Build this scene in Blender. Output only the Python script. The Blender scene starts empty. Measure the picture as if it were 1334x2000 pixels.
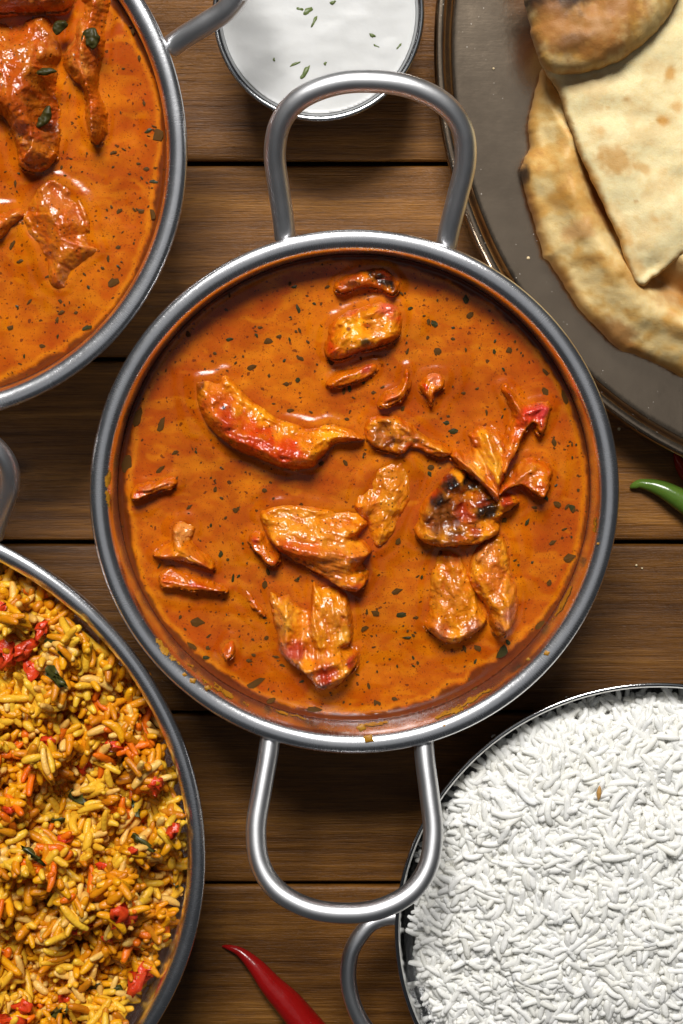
import bpy, math, random
import numpy as np
from mathutils import Vector

random.seed(7); RNG = np.random.default_rng(7)
C = bpy.context.scene.collection
SC = bpy.context.scene
S = 0.00015                      # metres per unit of length used while building (the main pan is 15 cm wide)
TILT = math.radians(9.0); F = 2800.0; HR = 330.0

# ------------------------------------------------------------------ camera, world, light, exposure
cam_d = bpy.data.cameras.new('camera'); cam = bpy.data.objects.new('camera', cam_d); C.objects.link(cam)
CAM = np.array([0.0, F*math.sin(TILT), HR + F*math.cos(TILT)])
cam.location = CAM*S; cam.rotation_euler = (-TILT, 0, 0)
cam_d.sensor_fit = 'VERTICAL'; cam_d.sensor_height = 36; cam_d.lens = 36*F/2000
cam_d.clip_start = 0.01; cam_d.clip_end = 50
SC.camera = cam
W = bpy.data.worlds.new('World'); SC.world = W; W.use_nodes = True
W.node_tree.nodes['Background'].inputs[0].default_value = (0.86, 0.92, 1.0, 1)
W.node_tree.nodes['Background'].inputs[1].default_value = 0.03
def area(name, az, el, dist, sx, sy, power, col):
    l = bpy.data.lights.new(name, 'AREA'); l.shape = 'RECTANGLE'; l.size = sx; l.size_y = sy
    l.energy = power; l.color = col
    o = bpy.data.objects.new(name, l); C.objects.link(o)
    a, e = math.radians(az), math.radians(el)
    p = Vector((math.sin(a)*math.cos(e), math.cos(a)*math.cos(e), math.sin(e)))*dist
    o.location = p + Vector((0, 0, HR*S)); o.rotation_euler = (-p).to_track_quat('-Z', 'Y').to_euler()
    return o
area('window_light', -6, 47, 1.6, 0.60, 0.40, 40.0, (1.0, 0.98, 0.95))
area('ceiling_bounce', 0, 88, 1.6, 1.3, 1.3, 1.2, (0.95, 0.97, 1.0))
SC.cycles.diffuse_bounces = 10; SC.cycles.transmission_bounces = 12; SC.cycles.max_bounces = 14
SC.view_settings.view_transform = 'Standard'; SC.view_settings.look = 'None'
SC.view_settings.exposure = 0.0; SC.view_settings.gamma = 1.0

# ------------------------------------------------------------------ geometry helpers
def ray(px, py):
    x = np.asarray(px, float)-667.0; y = 1000.0-np.asarray(py, float); z = -F
    c, s = math.cos(-TILT), math.sin(-TILT)
    return x, c*y - s*z, s*y + c*z
def at(px, py, z):               # photograph point -> place on the level plane at height z
    dx, dy, dz = ray(px, py); t = (z-CAM[2])/dz
    return CAM[0]+t*dx, CAM[1]+t*dy
def to_img(x, y, z):
    x = np.asarray(x, float)-CAM[0]; y = np.asarray(y, float)-CAM[1]; z = np.asarray(z, float)-CAM[2]
    c, s = math.cos(TILT), math.sin(TILT)
    yy = c*y - s*z; zz = s*y + c*z
    return 667 + F*x/(-zz), 1000 - F*yy/(-zz)
def scale_at(px, py, z):         # length at that place per photograph pixel
    x, y = at(px, py, z)
    d = np.array([x-CAM[0], y-CAM[1], z-CAM[2]]) @ np.array([0, -math.sin(TILT), -math.cos(TILT)])
    return d/F
def fit_circle(px, py, r, z):
    a = np.linspace(0, 2*np.pi, 72, endpoint=False); x, y = at(px+r*np.cos(a), py+r*np.sin(a), z)
    cx = (x.max()+x.min())/2; cy = (y.max()+y.min())/2; return float(cx), float(cy), float(np.hypot(x-cx, y-cy).mean())
def hsh(ix, iy, seed):
    n = (ix.astype(np.int64)*374761393 + iy.astype(np.int64)*668265263 + seed*974711) & 0x7fffffff
    n = ((n ^ (n >> 13))*1274126177) & 0x7fffffff
    n = (n ^ (n >> 16))
    return (n & 0xffff)/65535.0
def vn(x, y, seed=0):
    x = np.asarray(x, float); y = np.asarray(y, float)
    ix = np.floor(x); iy = np.floor(y); fx = x-ix; fy = y-iy
    fx = fx*fx*fx*(fx*(fx*6-15)+10); fy = fy*fy*fy*(fy*(fy*6-15)+10)
    a = hsh(ix, iy, seed); b = hsh(ix+1, iy, seed); c = hsh(ix, iy+1, seed); d = hsh(ix+1, iy+1, seed)
    return (a*(1-fx)+b*fx)*(1-fy) + (c*(1-fx)+d*fx)*fy
def fbm(x, y, seed=0, o=4):
    r = 0; a = 0.5; k = 1.0; tot = 0
    for i in range(o):
        r = r + a*vn(x*k+i*17.3, y*k-i*9.1, seed+i); tot += a; a *= .5; k *= 2.03
    return r/tot                  # 0..1
def sst(a, b, x):
    t = np.clip((np.asarray(x, float)-a)/(b-a), 0, 1); return t*t*(3-2*t)
def mixc(c0, c1, t):
    t = np.asarray(t)[..., None]; return np.asarray(c0)*(1-t) + np.asarray(c1)*t

def mesh_data(name, V, F_, mat, tint=None, uv=None, smooth=True):
    V = np.asarray(V, np.float32)*S
    me = bpy.data.meshes.new(name)
    Fs = [np.asarray(f, np.int32) for f in (F_ if isinstance(F_, list) else [F_]) if len(f)]
    loops = np.concatenate([f.ravel() for f in Fs])
    tot = np.concatenate([np.full(len(f), f.shape[1], np.int32) for f in Fs])
    st = np.concatenate([[0], np.cumsum(tot)[:-1]]).astype(np.int32)
    me.vertices.add(len(V)); me.vertices.foreach_set('co', V.ravel())
    me.loops.add(len(loops)); me.loops.foreach_set('vertex_index', loops)
    me.polygons.add(len(tot)); me.polygons.foreach_set('loop_start', st)
    if tint is not None:
        a = me.attributes.new('tint', 'FLOAT_COLOR', 'POINT')
        t = np.ones((len(V), 4), np.float32); t[:, :3] = np.broadcast_to(np.asarray(tint, np.float32)[..., :3], (len(V), 3))
        if np.asarray(tint).shape[-1] == 4: t[:, 3] = np.asarray(tint)[..., 3]
        a.data.foreach_set('color', t.ravel())
    if uv is not None:
        l = me.uv_layers.new(name='UVMap'); l.data.foreach_set('uv', np.asarray(uv, np.float32)[loops].ravel())
    me.update(calc_edges=True); me.validate()
    me.polygons.foreach_set('use_smooth', np.full(len(me.polygons), smooth))
    if mat: me.materials.append(mat)
    return me
def put(name, me, parent=None, loc=(0, 0, 0)):
    o = bpy.data.objects.new(name, me); C.objects.link(o); o.location = np.asarray(loc, float)*S
    if parent: o.parent = parent
    return o
def obj(name, V, F_, mat, parent=None, origin=(0, 0, 0), tint=None, uv=None, smooth=True):
    V = np.asarray(V, float)-np.asarray(origin, float)
    me = mesh_data(name, V, F_, mat, tint, uv, smooth)
    return put(name, me, parent, (0, 0, 0) if parent else origin)
def tag(o, label, cat, group=None, kind=None):
    o['label'] = label
    if cat: o['category'] = cat
    if group: o['group'] = group
    if kind: o['kind'] = kind
    return o
def thing(name, label, cat, loc=(0, 0, 0), group=None):
    o = bpy.data.objects.new(name, None); C.objects.link(o); o.empty_display_size = .01
    o.location = np.asarray(loc, float)*S
    return tag(o, label, cat, group)

def lathe(prof, n, center):
    prof = np.asarray(prof, float); m = len(prof)
    a = np.linspace(0, 2*np.pi, n, endpoint=False)
    V = np.stack([np.outer(np.cos(a), prof[:, 0]), np.outer(np.sin(a), prof[:, 0]), np.tile(prof[:, 1], (n, 1))], -1).reshape(-1, 3)
    V += np.asarray(center)
    i, j = np.meshgrid(np.arange(n), np.arange(m-1), indexing='ij'); i2 = (i+1) % n
    Fq = np.stack([i*m+j, i2*m+j, i2*m+j+1, i*m+j+1], -1).reshape(-1, 4)
    t = np.concatenate([[0], np.cumsum(np.hypot(*np.diff(prof, axis=0).T))])
    aa = np.where(a > np.pi, 2*np.pi-a, a)
    uv = np.stack([np.repeat(aa, m)*5, np.tile(t/100, n)], -1)
    return V, Fq, uv
def crom(P, n=12, closed=False):
    P = np.asarray(P, float); k = len(P); out = []
    rng = range(k) if closed else range(k-1)
    for i in rng:
        if closed: p0, p1, p2, p3 = P[i-1], P[i], P[(i+1) % k], P[(i+2) % k]
        else: p0, p1, p2, p3 = P[max(i-1, 0)], P[i], P[i+1], P[min(i+2, k-1)]
        for t in np.arange(n)/n:
            out.append(.5*((2*p1)+(-p0+p2)*t+(2*p0-5*p1+4*p2-p3)*t*t+(-p0+3*p1-3*p2+p3)*t**3))
    if not closed: out.append(P[-1])
    return np.array(out)
def tube(path, rad, ns=20):
    P = np.asarray(path, float); m = len(P); rad = np.broadcast_to(rad, (m,))
    T = np.gradient(P, axis=0); T /= np.linalg.norm(T, axis=1)[:, None]
    up = np.array([0, 0, 1.0]); V = []
    for i in range(m):
        s = np.cross(T[i], up); s /= np.linalg.norm(s)+1e-9; u = np.cross(s, T[i])
        for k in range(ns):
            a = 2*np.pi*k/ns; V.append(P[i]+rad[i]*(np.cos(a)*s+np.sin(a)*u))
    i, k = np.meshgrid(np.arange(m-1), np.arange(ns), indexing='ij'); k2 = (k+1) % ns
    Fq = np.stack([i*ns+k, i*ns+k2, (i+1)*ns+k2, (i+1)*ns+k], -1).reshape(-1, 4)
    V += [P[0], P[-1]]; n0 = m*ns
    k = np.arange(ns)
    Ft = np.concatenate([np.stack([np.full(ns, n0), (k+1) % ns, k], -1), np.stack([np.full(ns, n0+1), (m-1)*ns+k, (m-1)*ns+(k+1) % ns], -1)])
    L = np.concatenate([[0], np.cumsum(np.linalg.norm(np.diff(P, axis=0), axis=1))])
    ang = np.abs(np.arange(ns)-ns/2)/ns
    uv = np.concatenate([np.stack([np.tile(ang*3, m), np.repeat(L/100, ns)], -1), [[0, 0], [0, L[-1]/100]]])
    return np.array(V), [Fq, Ft], uv

def sdist(X, Y, poly):            # signed distance (inside > 0) and nearest border point
    sh = X.shape; p = np.stack([X.ravel(), Y.ravel()], -1); best = np.full(len(p), 1e18); near = np.zeros_like(p)
    inside = np.zeros(len(p), bool); k = len(poly)
    for i in range(k):
        a = poly[i]; b = poly[(i+1) % k]; ab = b-a; L = ab@ab+1e-12
        t = np.clip(((p-a)@ab)/L, 0, 1); q = a+t[:, None]*ab; d = ((p-q)**2).sum(1)
        m = d < best; best[m] = d[m]; near[m] = q[m]
        c = (a[1] > p[:, 1]) != (b[1] > p[:, 1])
        if c.any():
            xi = a[0]+(p[:, 1]-a[1])*(ab[0])/(ab[1] if abs(ab[1]) > 1e-12 else 1e-12)
            inside ^= c & (p[:, 0] < xi)
    d = np.sqrt(best); return np.where(inside, d, -d).reshape(sh), near.reshape(sh+(2,))
def ldist(X, Y, line):            # distance to an open polyline, and position along it 0..1
    line = np.asarray(line, float); best = np.full(X.shape, 1e9); tt = np.zeros(X.shape); n = len(line)-1
    for i in range(n):
        a, b = line[i], line[i+1]; ab = b-a; L = ab@ab+1e-9
        t = np.clip(((X-a[0])*ab[0]+(Y-a[1])*ab[1])/L, 0, 1)
        d = np.hypot(X-a[0]-t*ab[0], Y-a[1]-t*ab[1]); m = d < best
        best = np.where(m, d, best); tt = np.where(m, (i+t)/n, tt)
    return best, tt
FACE = None
def solid(outline, g, z0, top, bottom, colour, smooth_n=6, rag=0.0, seed=0, closed_curve=True, ex=0.0):
    """A closed body standing on the level z0: its plan is the outline, its upper and lower faces are height functions."""
    poly = crom(outline, smooth_n, True) if closed_curve else np.asarray(outline, float)
    if rag:
        nx = fbm(poly[:, 0]/12, poly[:, 1]/12, seed, 3)-.5; ny = fbm(poly[:, 0]/12+50, poly[:, 1]/12, seed+9, 3)-.5
        poly = poly + rag*2*np.stack([nx, ny], -1)
    x0, y0 = poly.min(0)-g-ex; x1, y1 = poly.max(0)+g+ex
    xs = np.arange(x0, x1+g, g); ys = np.arange(y0, y1+g, g)
    X, Y = np.meshgrid(xs, ys, indexing='ij'); D, N = sdist(X, Y, poly)
    ins = D > .3*g-ex
    q = ins[:-1, :-1] | ins[1:, :-1] | ins[:-1, 1:] | ins[1:, 1:]
    use = np.zeros(X.shape, bool); use[:-1, :-1] |= q; use[1:, :-1] |= q; use[:-1, 1:] |= q; use[1:, 1:] |= q
    snap = use & ~ins
    if not ex: X = np.where(snap, N[..., 0], X); Y = np.where(snap, N[..., 1], Y); D = np.where(snap, 0, D)
    x, y, d = X[use], Y[use], D[use]; n = len(x)
    idx = np.full(X.shape, -1); idx[use] = np.arange(n)
    a, b, c, e = idx[:-1, :-1][q], idx[1:, :-1][q], idx[1:, 1:][q], idx[:-1, 1:][q]
    ft = np.stack([a, e, c, b], -1)
    global FACE; nn = N[use]; FACE = (nn[:, 1]-y)/(np.hypot(nn[:, 0]-x, nn[:, 1]-y)+1e-6)*np.where(d < 0, -1, 1)*sst(0, 3, np.abs(d))
    zt = top(x, y, d); zb = bottom(x, y, d); bd = snap[use]
    zb = np.where(bd, zt, np.minimum(zb, zt-.5))
    low = np.where(bd, np.arange(n), n+np.cumsum(~bd)-1)
    wx, wy = at(x, y, z0)
    V = np.concatenate([np.stack([wx, wy, z0+zt], -1), np.stack([wx, wy, z0+zb], -1)[~bd]])
    fb = low[ft][:, ::-1]
    col = colour(x, y, d, zt); col = np.concatenate([col, col[~bd]])
    return V, [ft, fb], col, poly

# ------------------------------------------------------------------ materials
class M:
    def __init__(s, name):
        s.m = bpy.data.materials.new(name); s.m.use_nodes = True; s.nt = s.m.node_tree; s.b = s.nt.nodes['Principled BSDF']
    def n(s, t, **k):
        x = s.nt.nodes.new(t)
        for a, v in k.items():
            if a.startswith('i_'): s.set(x, a[2:].replace('_', ' '), v)
            else: setattr(x, a, v)
        return x
    def set(s, node, key, v):
        if isinstance(key, str) and key.isdigit(): key = int(key)
        i = node.inputs[key]
        if hasattr(v, 'is_linked') and hasattr(v, 'node'): s.nt.links.new(v, i)
        elif isinstance(v, tuple) and i.type == 'RGBA' and len(v) == 3: i.default_value = v+(1,)
        else: i.default_value = v
    def p(s, **k):
        for a, v in k.items(): s.set(s.b, a.replace('_', ' '), v)
        return s
    def coord(s, sx=1, sy=1, sz=1, uv=False, warp=None):     # in units of 100 lengths (1.5 cm)
        t = s.n('ShaderNodeTexCoord'); mp = s.n('ShaderNodeMapping')
        s.nt.links.new(t.outputs['UV' if uv else 'Object'], mp.inputs[0])
        k = 1 if uv else 1/(100*S); mp.inputs['Scale'].default_value = (sx*k, sy*k, sz*k); return mp.outputs[0]
    def noise(s, co, scale, detail=4, rough=.55, dist=0):
        x = s.n('ShaderNodeTexNoise', i_Scale=scale, i_Detail=detail, i_Roughness=rough, i_Distortion=dist); s.nt.links.new(co, x.inputs['Vector']); return x.outputs[0]
    def vor(s, co, scale, feature='F1', rnd=1.0):
        x = s.n('ShaderNodeTexVoronoi', feature=feature, i_Scale=scale, i_Randomness=rnd); s.nt.links.new(co, x.inputs['Vector']); return x
    def ramp(s, f, stops):
        r = s.n('ShaderNodeValToRGB'); s.nt.links.new(f, r.inputs[0]); e = r.color_ramp.elements
        while len(e) < len(stops): e.new(.5)
        for q, (pos, c) in zip(e, stops): q.position = pos; q.color = (c, c, c, 1) if not isinstance(c, tuple) else c+(1,)
        return r.outputs[0]
    def mix(s, f, a, b, mode='MIX'):
        x = s.n('ShaderNodeMix', data_type='RGBA', blend_type=mode)
        for k, v in ((0, f), (6, a), (7, b)):
            if hasattr(v, 'node'): s.nt.links.new(v, x.inputs[k])
            else: x.inputs[k].default_value = v+(1,) if isinstance(v, tuple) else v
        return x.outputs[2]
    def math(s, op, a, b=0.0, c=0.0):
        x = s.n('ShaderNodeMath', operation=op)
        for k, v in ((0, a), (1, b), (2, c)):
            if hasattr(v, 'node'): s.nt.links.new(v, x.inputs[k])
            else: x.inputs[k].default_value = v
        return x.outputs[0]
    def bump(s, h, dist, prev=None, strength=1.0):
        x = s.n('ShaderNodeBump', i_Strength=strength, i_Distance=dist*S); s.nt.links.new(h, x.inputs['Height'])
        if prev is not None: s.nt.links.new(prev, x.inputs['Normal'])
        return x.outputs[0]
    def attr(s):
        return s.n('ShaderNodeAttribute', attribute_name='tint')

def mat_steel(name, rough, base=(.56, .565, .58), streak=.5):
    m = M(name)
    co = m.coord(26, .6, 1, uv=True); st = m.noise(co, 6, 4, .7)
    co2 = m.coord(1, 1, 1); sm = m.noise(co2, 1.3, 5, .6)
    fine = m.noise(co2, 30, 2, .6)
    r = m.math('ADD', m.math('MULTIPLY_ADD', st, .18*streak, rough-.09*streak), m.math('MULTIPLY_ADD', sm, .16, -.08))
    sc = m.ramp(m.noise(m.coord(1, 1, 1), 60, 1, .5), [(.70, 0.0), (.76, 1.0)])
    col = m.mix(m.math('MULTIPLY', sm, .5), base, tuple(c*.82 for c in base))
    col = m.mix(m.math('MULTIPLY', sc, .25), col, (.72, .72, .72))
    m.p(Base_Color=col, Metallic=1.0, Roughness=r)
    nb = m.bump(st, .30*streak); nb = m.bump(fine, .05, nb)
    m.p(Normal=nb); return m.m
STEEL = mat_steel('brushed_steel', .26, (.87, .87, .89))
POLISHED = mat_steel('polished_steel', .13, (.62, .62, .62), .12)
HANDLE_STEEL = mat_steel('satin_handle_steel', .38, (.78, .78, .79), .25)
def mat_plate():
    m = M('worn_plate_steel'); co = m.coord()
    sm = m.noise(co, .9, 5, .6); st = m.noise(m.coord(1, 14, 1), 3.5, 4, .7)
    dust = m.vor(co, 12); dk = m.n('ShaderNodeSeparateColor'); m.nt.links.new(dust.outputs['Color'], dk.inputs[0]); dots = m.math('LESS_THAN', dust.outputs[0], m.math('MULTIPLY', dk.outputs[0], .16))
    keep = m.math('GREATER_THAN', m.noise(co, 2.2, 3, .6), .58)
    d = m.math('MULTIPLY', dots, keep)
    col = m.mix(sm, (.36, .27, .19), (.54, .42, .30)); col = m.mix(m.math('MULTIPLY', d, .4), col, (.7, .7, .68))
    m.p(Base_Color=col, Metallic=m.math('MULTIPLY_ADD', d, -.6, 1.0), Roughness=m.math('MULTIPLY_ADD', sm, .12, .15))
    nb = m.bump(st, .12); nb = m.bump(sm, 1.5, nb); m.p(Normal=nb); return m.m
PLATE = mat_plate()
def mat_wood():
    m = M('dark_stained_plank'); info = m.n('ShaderNodeObjectInfo')
    t = m.n('ShaderNodeTexCoord'); ad = m.n('ShaderNodeVectorMath', operation='SCALE'); ad.inputs[0].default_value = (3.1, 1.7, .4)
    m.nt.links.new(info.outputs['Random'], ad.inputs['Scale'])
    a2 = m.n('ShaderNodeVectorMath', operation='ADD'); m.nt.links.new(t.outputs['Object'], a2.inputs[0]); m.nt.links.new(ad.outputs[0], a2.inputs[1])
    def co(sx, sy):
        mp = m.n('ShaderNodeMapping'); m.nt.links.new(a2.outputs[0], mp.inputs[0]); k = 1/(100*S); mp.inputs['Scale'].default_value = (sx*k, sy*k, k); return mp.outputs[0]
    broad = m.noise(co(.10, .9), 1.2, 4, .55, .6)
    rings = m.noise(co(.06, 2.2), 2.2, 5, .65, .35)
    fine = m.noise(co(1.0, 30), 1.0, 5, .75, .1)
    pore = m.noise(co(2.0, 44), 1.0, 4, .7)
    tone = m.mix(.45, broad, rings); tone = m.mix(.35, tone, fine)
    col = m.ramp(tone, [(.34, (.036, .012, .0018)), (.455, (.105, .040, .0060)), (.545, (.180, .072, .011)), (.67, (.34, .155, .030))])
    pr = m.ramp(pore, [(.33, 1.0), (.45, 0.0)])
    col = m.mix(m.math('MULTIPLY', pr, .6), col, (.035, .012, .003))
    kv = m.n('ShaderNodeTexVoronoi', i_Scale=1.0); m.nt.links.new(co(.16, .42), kv.inputs['Vector']); kr = m.n('ShaderNodeSeparateColor'); m.nt.links.new(kv.outputs['Color'], kr.inputs[0])
    kn = m.math('MULTIPLY', m.ramp(m.math('ADD', kv.outputs[0], m.math('MULTIPLY_ADD', rings, .12, -.06)), [(.03, 1.0), (.10, 0.0)]), m.math('GREATER_THAN', kr.outputs[0], .62))
    col = m.mix(m.math('MULTIPLY', kn, .85), col, (.020, .007, .002))
    tint = m.math('MULTIPLY_ADD', info.outputs['Random'], .45, .80)
    hv = m.n('ShaderNodeHueSaturation', i_Saturation=1.0, i_Value=tint); m.nt.links.new(col, hv.inputs['Color'])
    m.p(Base_Color=hv.outputs[0], Roughness=m.math('MULTIPLY_ADD', fine, .22, .32), Specular_IOR_Level=.32)
    nb = m.bump(fine, 1.6); nb = m.bump(pore, .9, nb); nb = m.bump(rings, 3, nb); m.p(Normal=nb); return m.m
WOOD = mat_wood()
UNDER = M('shadowed_underboard').p(Base_Color=(.02, .012, .008), Roughness=.8).m  # near-black: the shade of the plank gaps is put into the colour
def mat_sauce(name, specks=1.0, sheen=.17):
    m = M(name); a = m.attr(); co = m.coord(); col = a.outputs['Color']
    mott = m.noise(co, 3.0, 6, .65)
    col = m.mix(m.ramp(mott, [(.35, 0.0), (.65, .55)]), col, (.72, .5, .5), 'MULTIPLY')
    def dots(scale, size, thr, colr, amt, src):
        v = m.vor(m.noise_warp(co, .12), scale); rnd = m.n('ShaderNodeSeparateColor'); m.nt.links.new(v.outputs['Color'], rnd.inputs[0])
        sz = m.math('MULTIPLY', rnd.outputs[1], size)
        f = m.math('MULTIPLY', m.math('LESS_THAN', v.outputs[0], sz), m.math('GREATER_THAN', rnd.outputs[0], thr))
        return m.mix(m.math('MULTIPLY', f, amt), src, colr)
    col = dots(24, .42, .45, (.14, .018, .003), .5*specks, col)
    col = dots(11, .34, .62, (.09, .014, .003), .75*specks, col)
    col = dots(7, .26, .74, (.045, .02, .004), .85*specks, col)
    sp = m.ramp(m.noise(co, 17, 3, .6), [(.63, 0.0), (.71, .6)]); col = m.mix(m.math('MULTIPLY', sp, specks), col, (.16, .022, .002))
    sp = m.ramp(m.noise(co, 38, 2, .5), [(.66, 0.0), (.73, .5)]); col = m.mix(m.math('MULTIPLY', sp, specks), col, (.10, .016, .002))
    m.p(Base_Color=col, Roughness=sheen, Subsurface_Weight=.25, Subsurface_Scale=14*S, Subsurface_Radius=(1.0, .3, .08), Specular_IOR_Level=.3)
    nb = m.bump(m.noise(co, 2.0, 3, .5), 1.4); nb = m.bump(m.noise(co, 11, 2, .5), .22, nb); m.p(Normal=nb); return m.m
def noise_warp(s, co, amt):
    x = s.n('ShaderNodeTexNoise', i_Scale=9.0, i_Detail=2.0); s.nt.links.new(co, x.inputs['Vector'])
    k = s.n('ShaderNodeVectorMath', operation='SCALE'); s.nt.links.new(x.outputs['Color'], k.inputs[0]); k.inputs['Scale'].default_value = amt
    r = s.n('ShaderNodeVectorMath', operation='ADD'); s.nt.links.new(co, r.inputs[0]); s.nt.links.new(k.outputs[0], r.inputs[1]); return r.outputs[0]
M.noise_warp = noise_warp
SAUCE = mat_sauce('creamy_orange_sauce')
def mat_meat():
    m = M('sauce_coated_chicken'); a = m.attr(); co = m.coord(); col = a.outputs['Color']
    n1 = m.noise(co, 5.0, 6, .65)
    col = m.mix(m.ramp(n1, [(.38, .4), (.6, 0.0)]), col, (.75, .42, .3), 'MULTIPLY')
    v = m.vor(co, 13); rnd = m.n('ShaderNodeSeparateColor'); m.nt.links.new(v.outputs['Color'], rnd.inputs[0])
    f = m.math('MULTIPLY', m.math('LESS_THAN', v.outputs[0], .24), m.math('GREATER_THAN', rnd.outputs[0], .72))
    col = m.mix(m.math('MULTIPLY', f, .8), col, (.05, .018, .005))
    m.p(Base_Color=col, Roughness=m.math('MULTIPLY_ADD', n1, .16, .12), Subsurface_Weight=.3, Subsurface_Scale=14*S, Subsurface_Radius=(1.0, .28, .06), Specular_IOR_Level=.65)
    nb = m.bump(m.noise(co, 7, 3, .5), 3.0); nb = m.bump(m.noise(co, 13, 2, .5), 2.6, nb); m.p(Normal=nb); return m.m
MEAT = mat_meat()
HERB = M('dried_herb'); HERB.p(Base_Color=HERB.mix(HERB.noise(HERB.coord(), 12, 3), (.040, .017, .003), (.13, .052, .006)), Roughness=.6, Specular_IOR_Level=.12); HERB = HERB.m
LEAF = M('wet_herb_leaf'); LEAF.p(Base_Color=LEAF.mix(LEAF.noise(LEAF.coord(), 14, 3), (.014, .013, .003), (.055, .046, .008)), Roughness=.45, Specular_IOR_Level=.2); LEAF = LEAF.m
MINT = M('green_herb'); MINT.p(Base_Color=MINT.mix(MINT.noise(MINT.coord(), 10, 3), (.045, .075, .014), (.17, .21, .06)), Roughness=.45, Subsurface_Weight=.2, Subsurface_Scale=4*S); MINT = MINT.m
MINTD = M('cooked_green_herb'); MINTD.p(Base_Color=MINTD.mix(MINTD.noise(MINTD.coord(), 10, 3), (.018, .022, .004), (.09, .085, .012)), Roughness=.4); MINTD = MINTD.m
CRUST = M('dried_sauce'); CRUST.p(Base_Color=CRUST.mix(CRUST.noise(CRUST.coord(), 14, 4), (.30, .11, .006), (.48, .24, .014)), Roughness=.4)
CRUST.p(Normal=CRUST.bump(CRUST.noise(CRUST.coord(), 20, 3), 2.0)); CRUST = CRUST.m
def mat_rice(name, white):
    m = M(name); a = m.attr(); co = m.coord(); n = m.noise(co, 7, 3, .6)
    col = m.mix(m.math('MULTIPLY', n, .05 if white else .4), a.outputs['Color'], (.93, .9, .82) if white else (.85, .66, .5), 'MULTIPLY')
    m.p(Base_Color=col, Roughness=.36 if white else .28, Specular_IOR_Level=.3 if white else .45)
    nb = m.bump(m.noise(co, 14, 3, .6), 1.2 if white else 2.4); m.p(Normal=nb)
    tr = m.n('ShaderNodeBsdfTranslucent'); m.nt.links.new(col, tr.inputs['Color']); mx = m.n('ShaderNodeMixShader', i_Fac=.34 if white else .2)
    m.nt.links.new(m.b.outputs[0], mx.inputs[1]); m.nt.links.new(tr.outputs[0], mx.inputs[2]); m.nt.links.new(mx.outputs[0], m.nt.nodes['Material Output'].inputs['Surface'])
    return m.m
RICE = mat_rice('white_rice', True); PILAU = mat_rice('spiced_rice', False)
def mat_yog():
    m = M('yoghurt'); co = m.coord(); n = m.noise(co, 1.6, 4, .5)
    m.p(Base_Color=m.mix(m.ramp(n, [(.4, 0.0), (.7, .6)]), (.60, .60, .59), (.55, .55, .535)), Roughness=.4, Specular_IOR_Level=.25, Subsurface_Weight=.4, Subsurface_Scale=15*S, Subsurface_Radius=(1, .95, .85))
    m.p(Normal=m.bump(n, 1.5)); return m.m
YOG = mat_yog()
def mat_naan():
    m = M('baked_naan'); a = m.attr(); co = m.coord(); n = m.noise(co, 8, 6, .65); n2 = m.noise(co, 2.4, 5, .6)
    col = m.mix(m.ramp(n, [(.45, 0.0), (.75, .6)]), a.outputs['Color'], (.93, .80, .58), 'MULTIPLY')
    m.p(Base_Color=col, Roughness=.55, Specular_IOR_Level=.35, Subsurface_Weight=.12, Subsurface_Scale=8*S, Subsurface_Radius=(1, .7, .4))
    nb = m.bump(n2, 1.6); nb = m.bump(n, .7, nb); nb = m.bump(m.noise(co, 34, 3, .6), .6, nb); m.p(Normal=nb); return m.m
NAAN = mat_naan()
def mat_chilli(name, c0, c1):
    m = M(name); co = m.coord(); n = m.noise(co, 1.5, 3)
    m.p(Base_Color=m.mix(n, c0, c1), Roughness=.22, Specular_IOR_Level=.5, Subsurface_Weight=.15, Subsurface_Scale=8*S, Subsurface_Radius=(1, .2, .1))
    m.p(Normal=m.bump(m.noise(co, 3, 3), 1.6)); return m.m
RED = mat_chilli('red_chilli_skin', (.20, .003, .003), (.32, .006, .005)); GREEN = mat_chilli('green_chilli_skin', (.045, .10, .012), (.10, .17, .02))
TOMATO = M('cooked_tomato'); TOMATO.p(Base_Color=TOMATO.mix(TOMATO.noise(TOMATO.coord(), 9, 3), (.50, .010, .006), (.70, .08, .010)), Roughness=.3, Subsurface_Weight=.3, Subsurface_Scale=10*S, Subsurface_Radius=(1, .2, .1))
TOMATO.p(Normal=TOMATO.bump(TOMATO.noise(TOMATO.coord(), 12, 3), 2.5)); TOMATO = TOMATO.m
CUMIN = M('cumin_husk'); CUMIN.p(Base_Color=CUMIN.mix(CUMIN.noise(CUMIN.coord(8, 1, 1), 6, 2), (.36, .17, .04), (.58, .33, .10)), Roughness=.45); CUMIN = CUMIN.m

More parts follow.
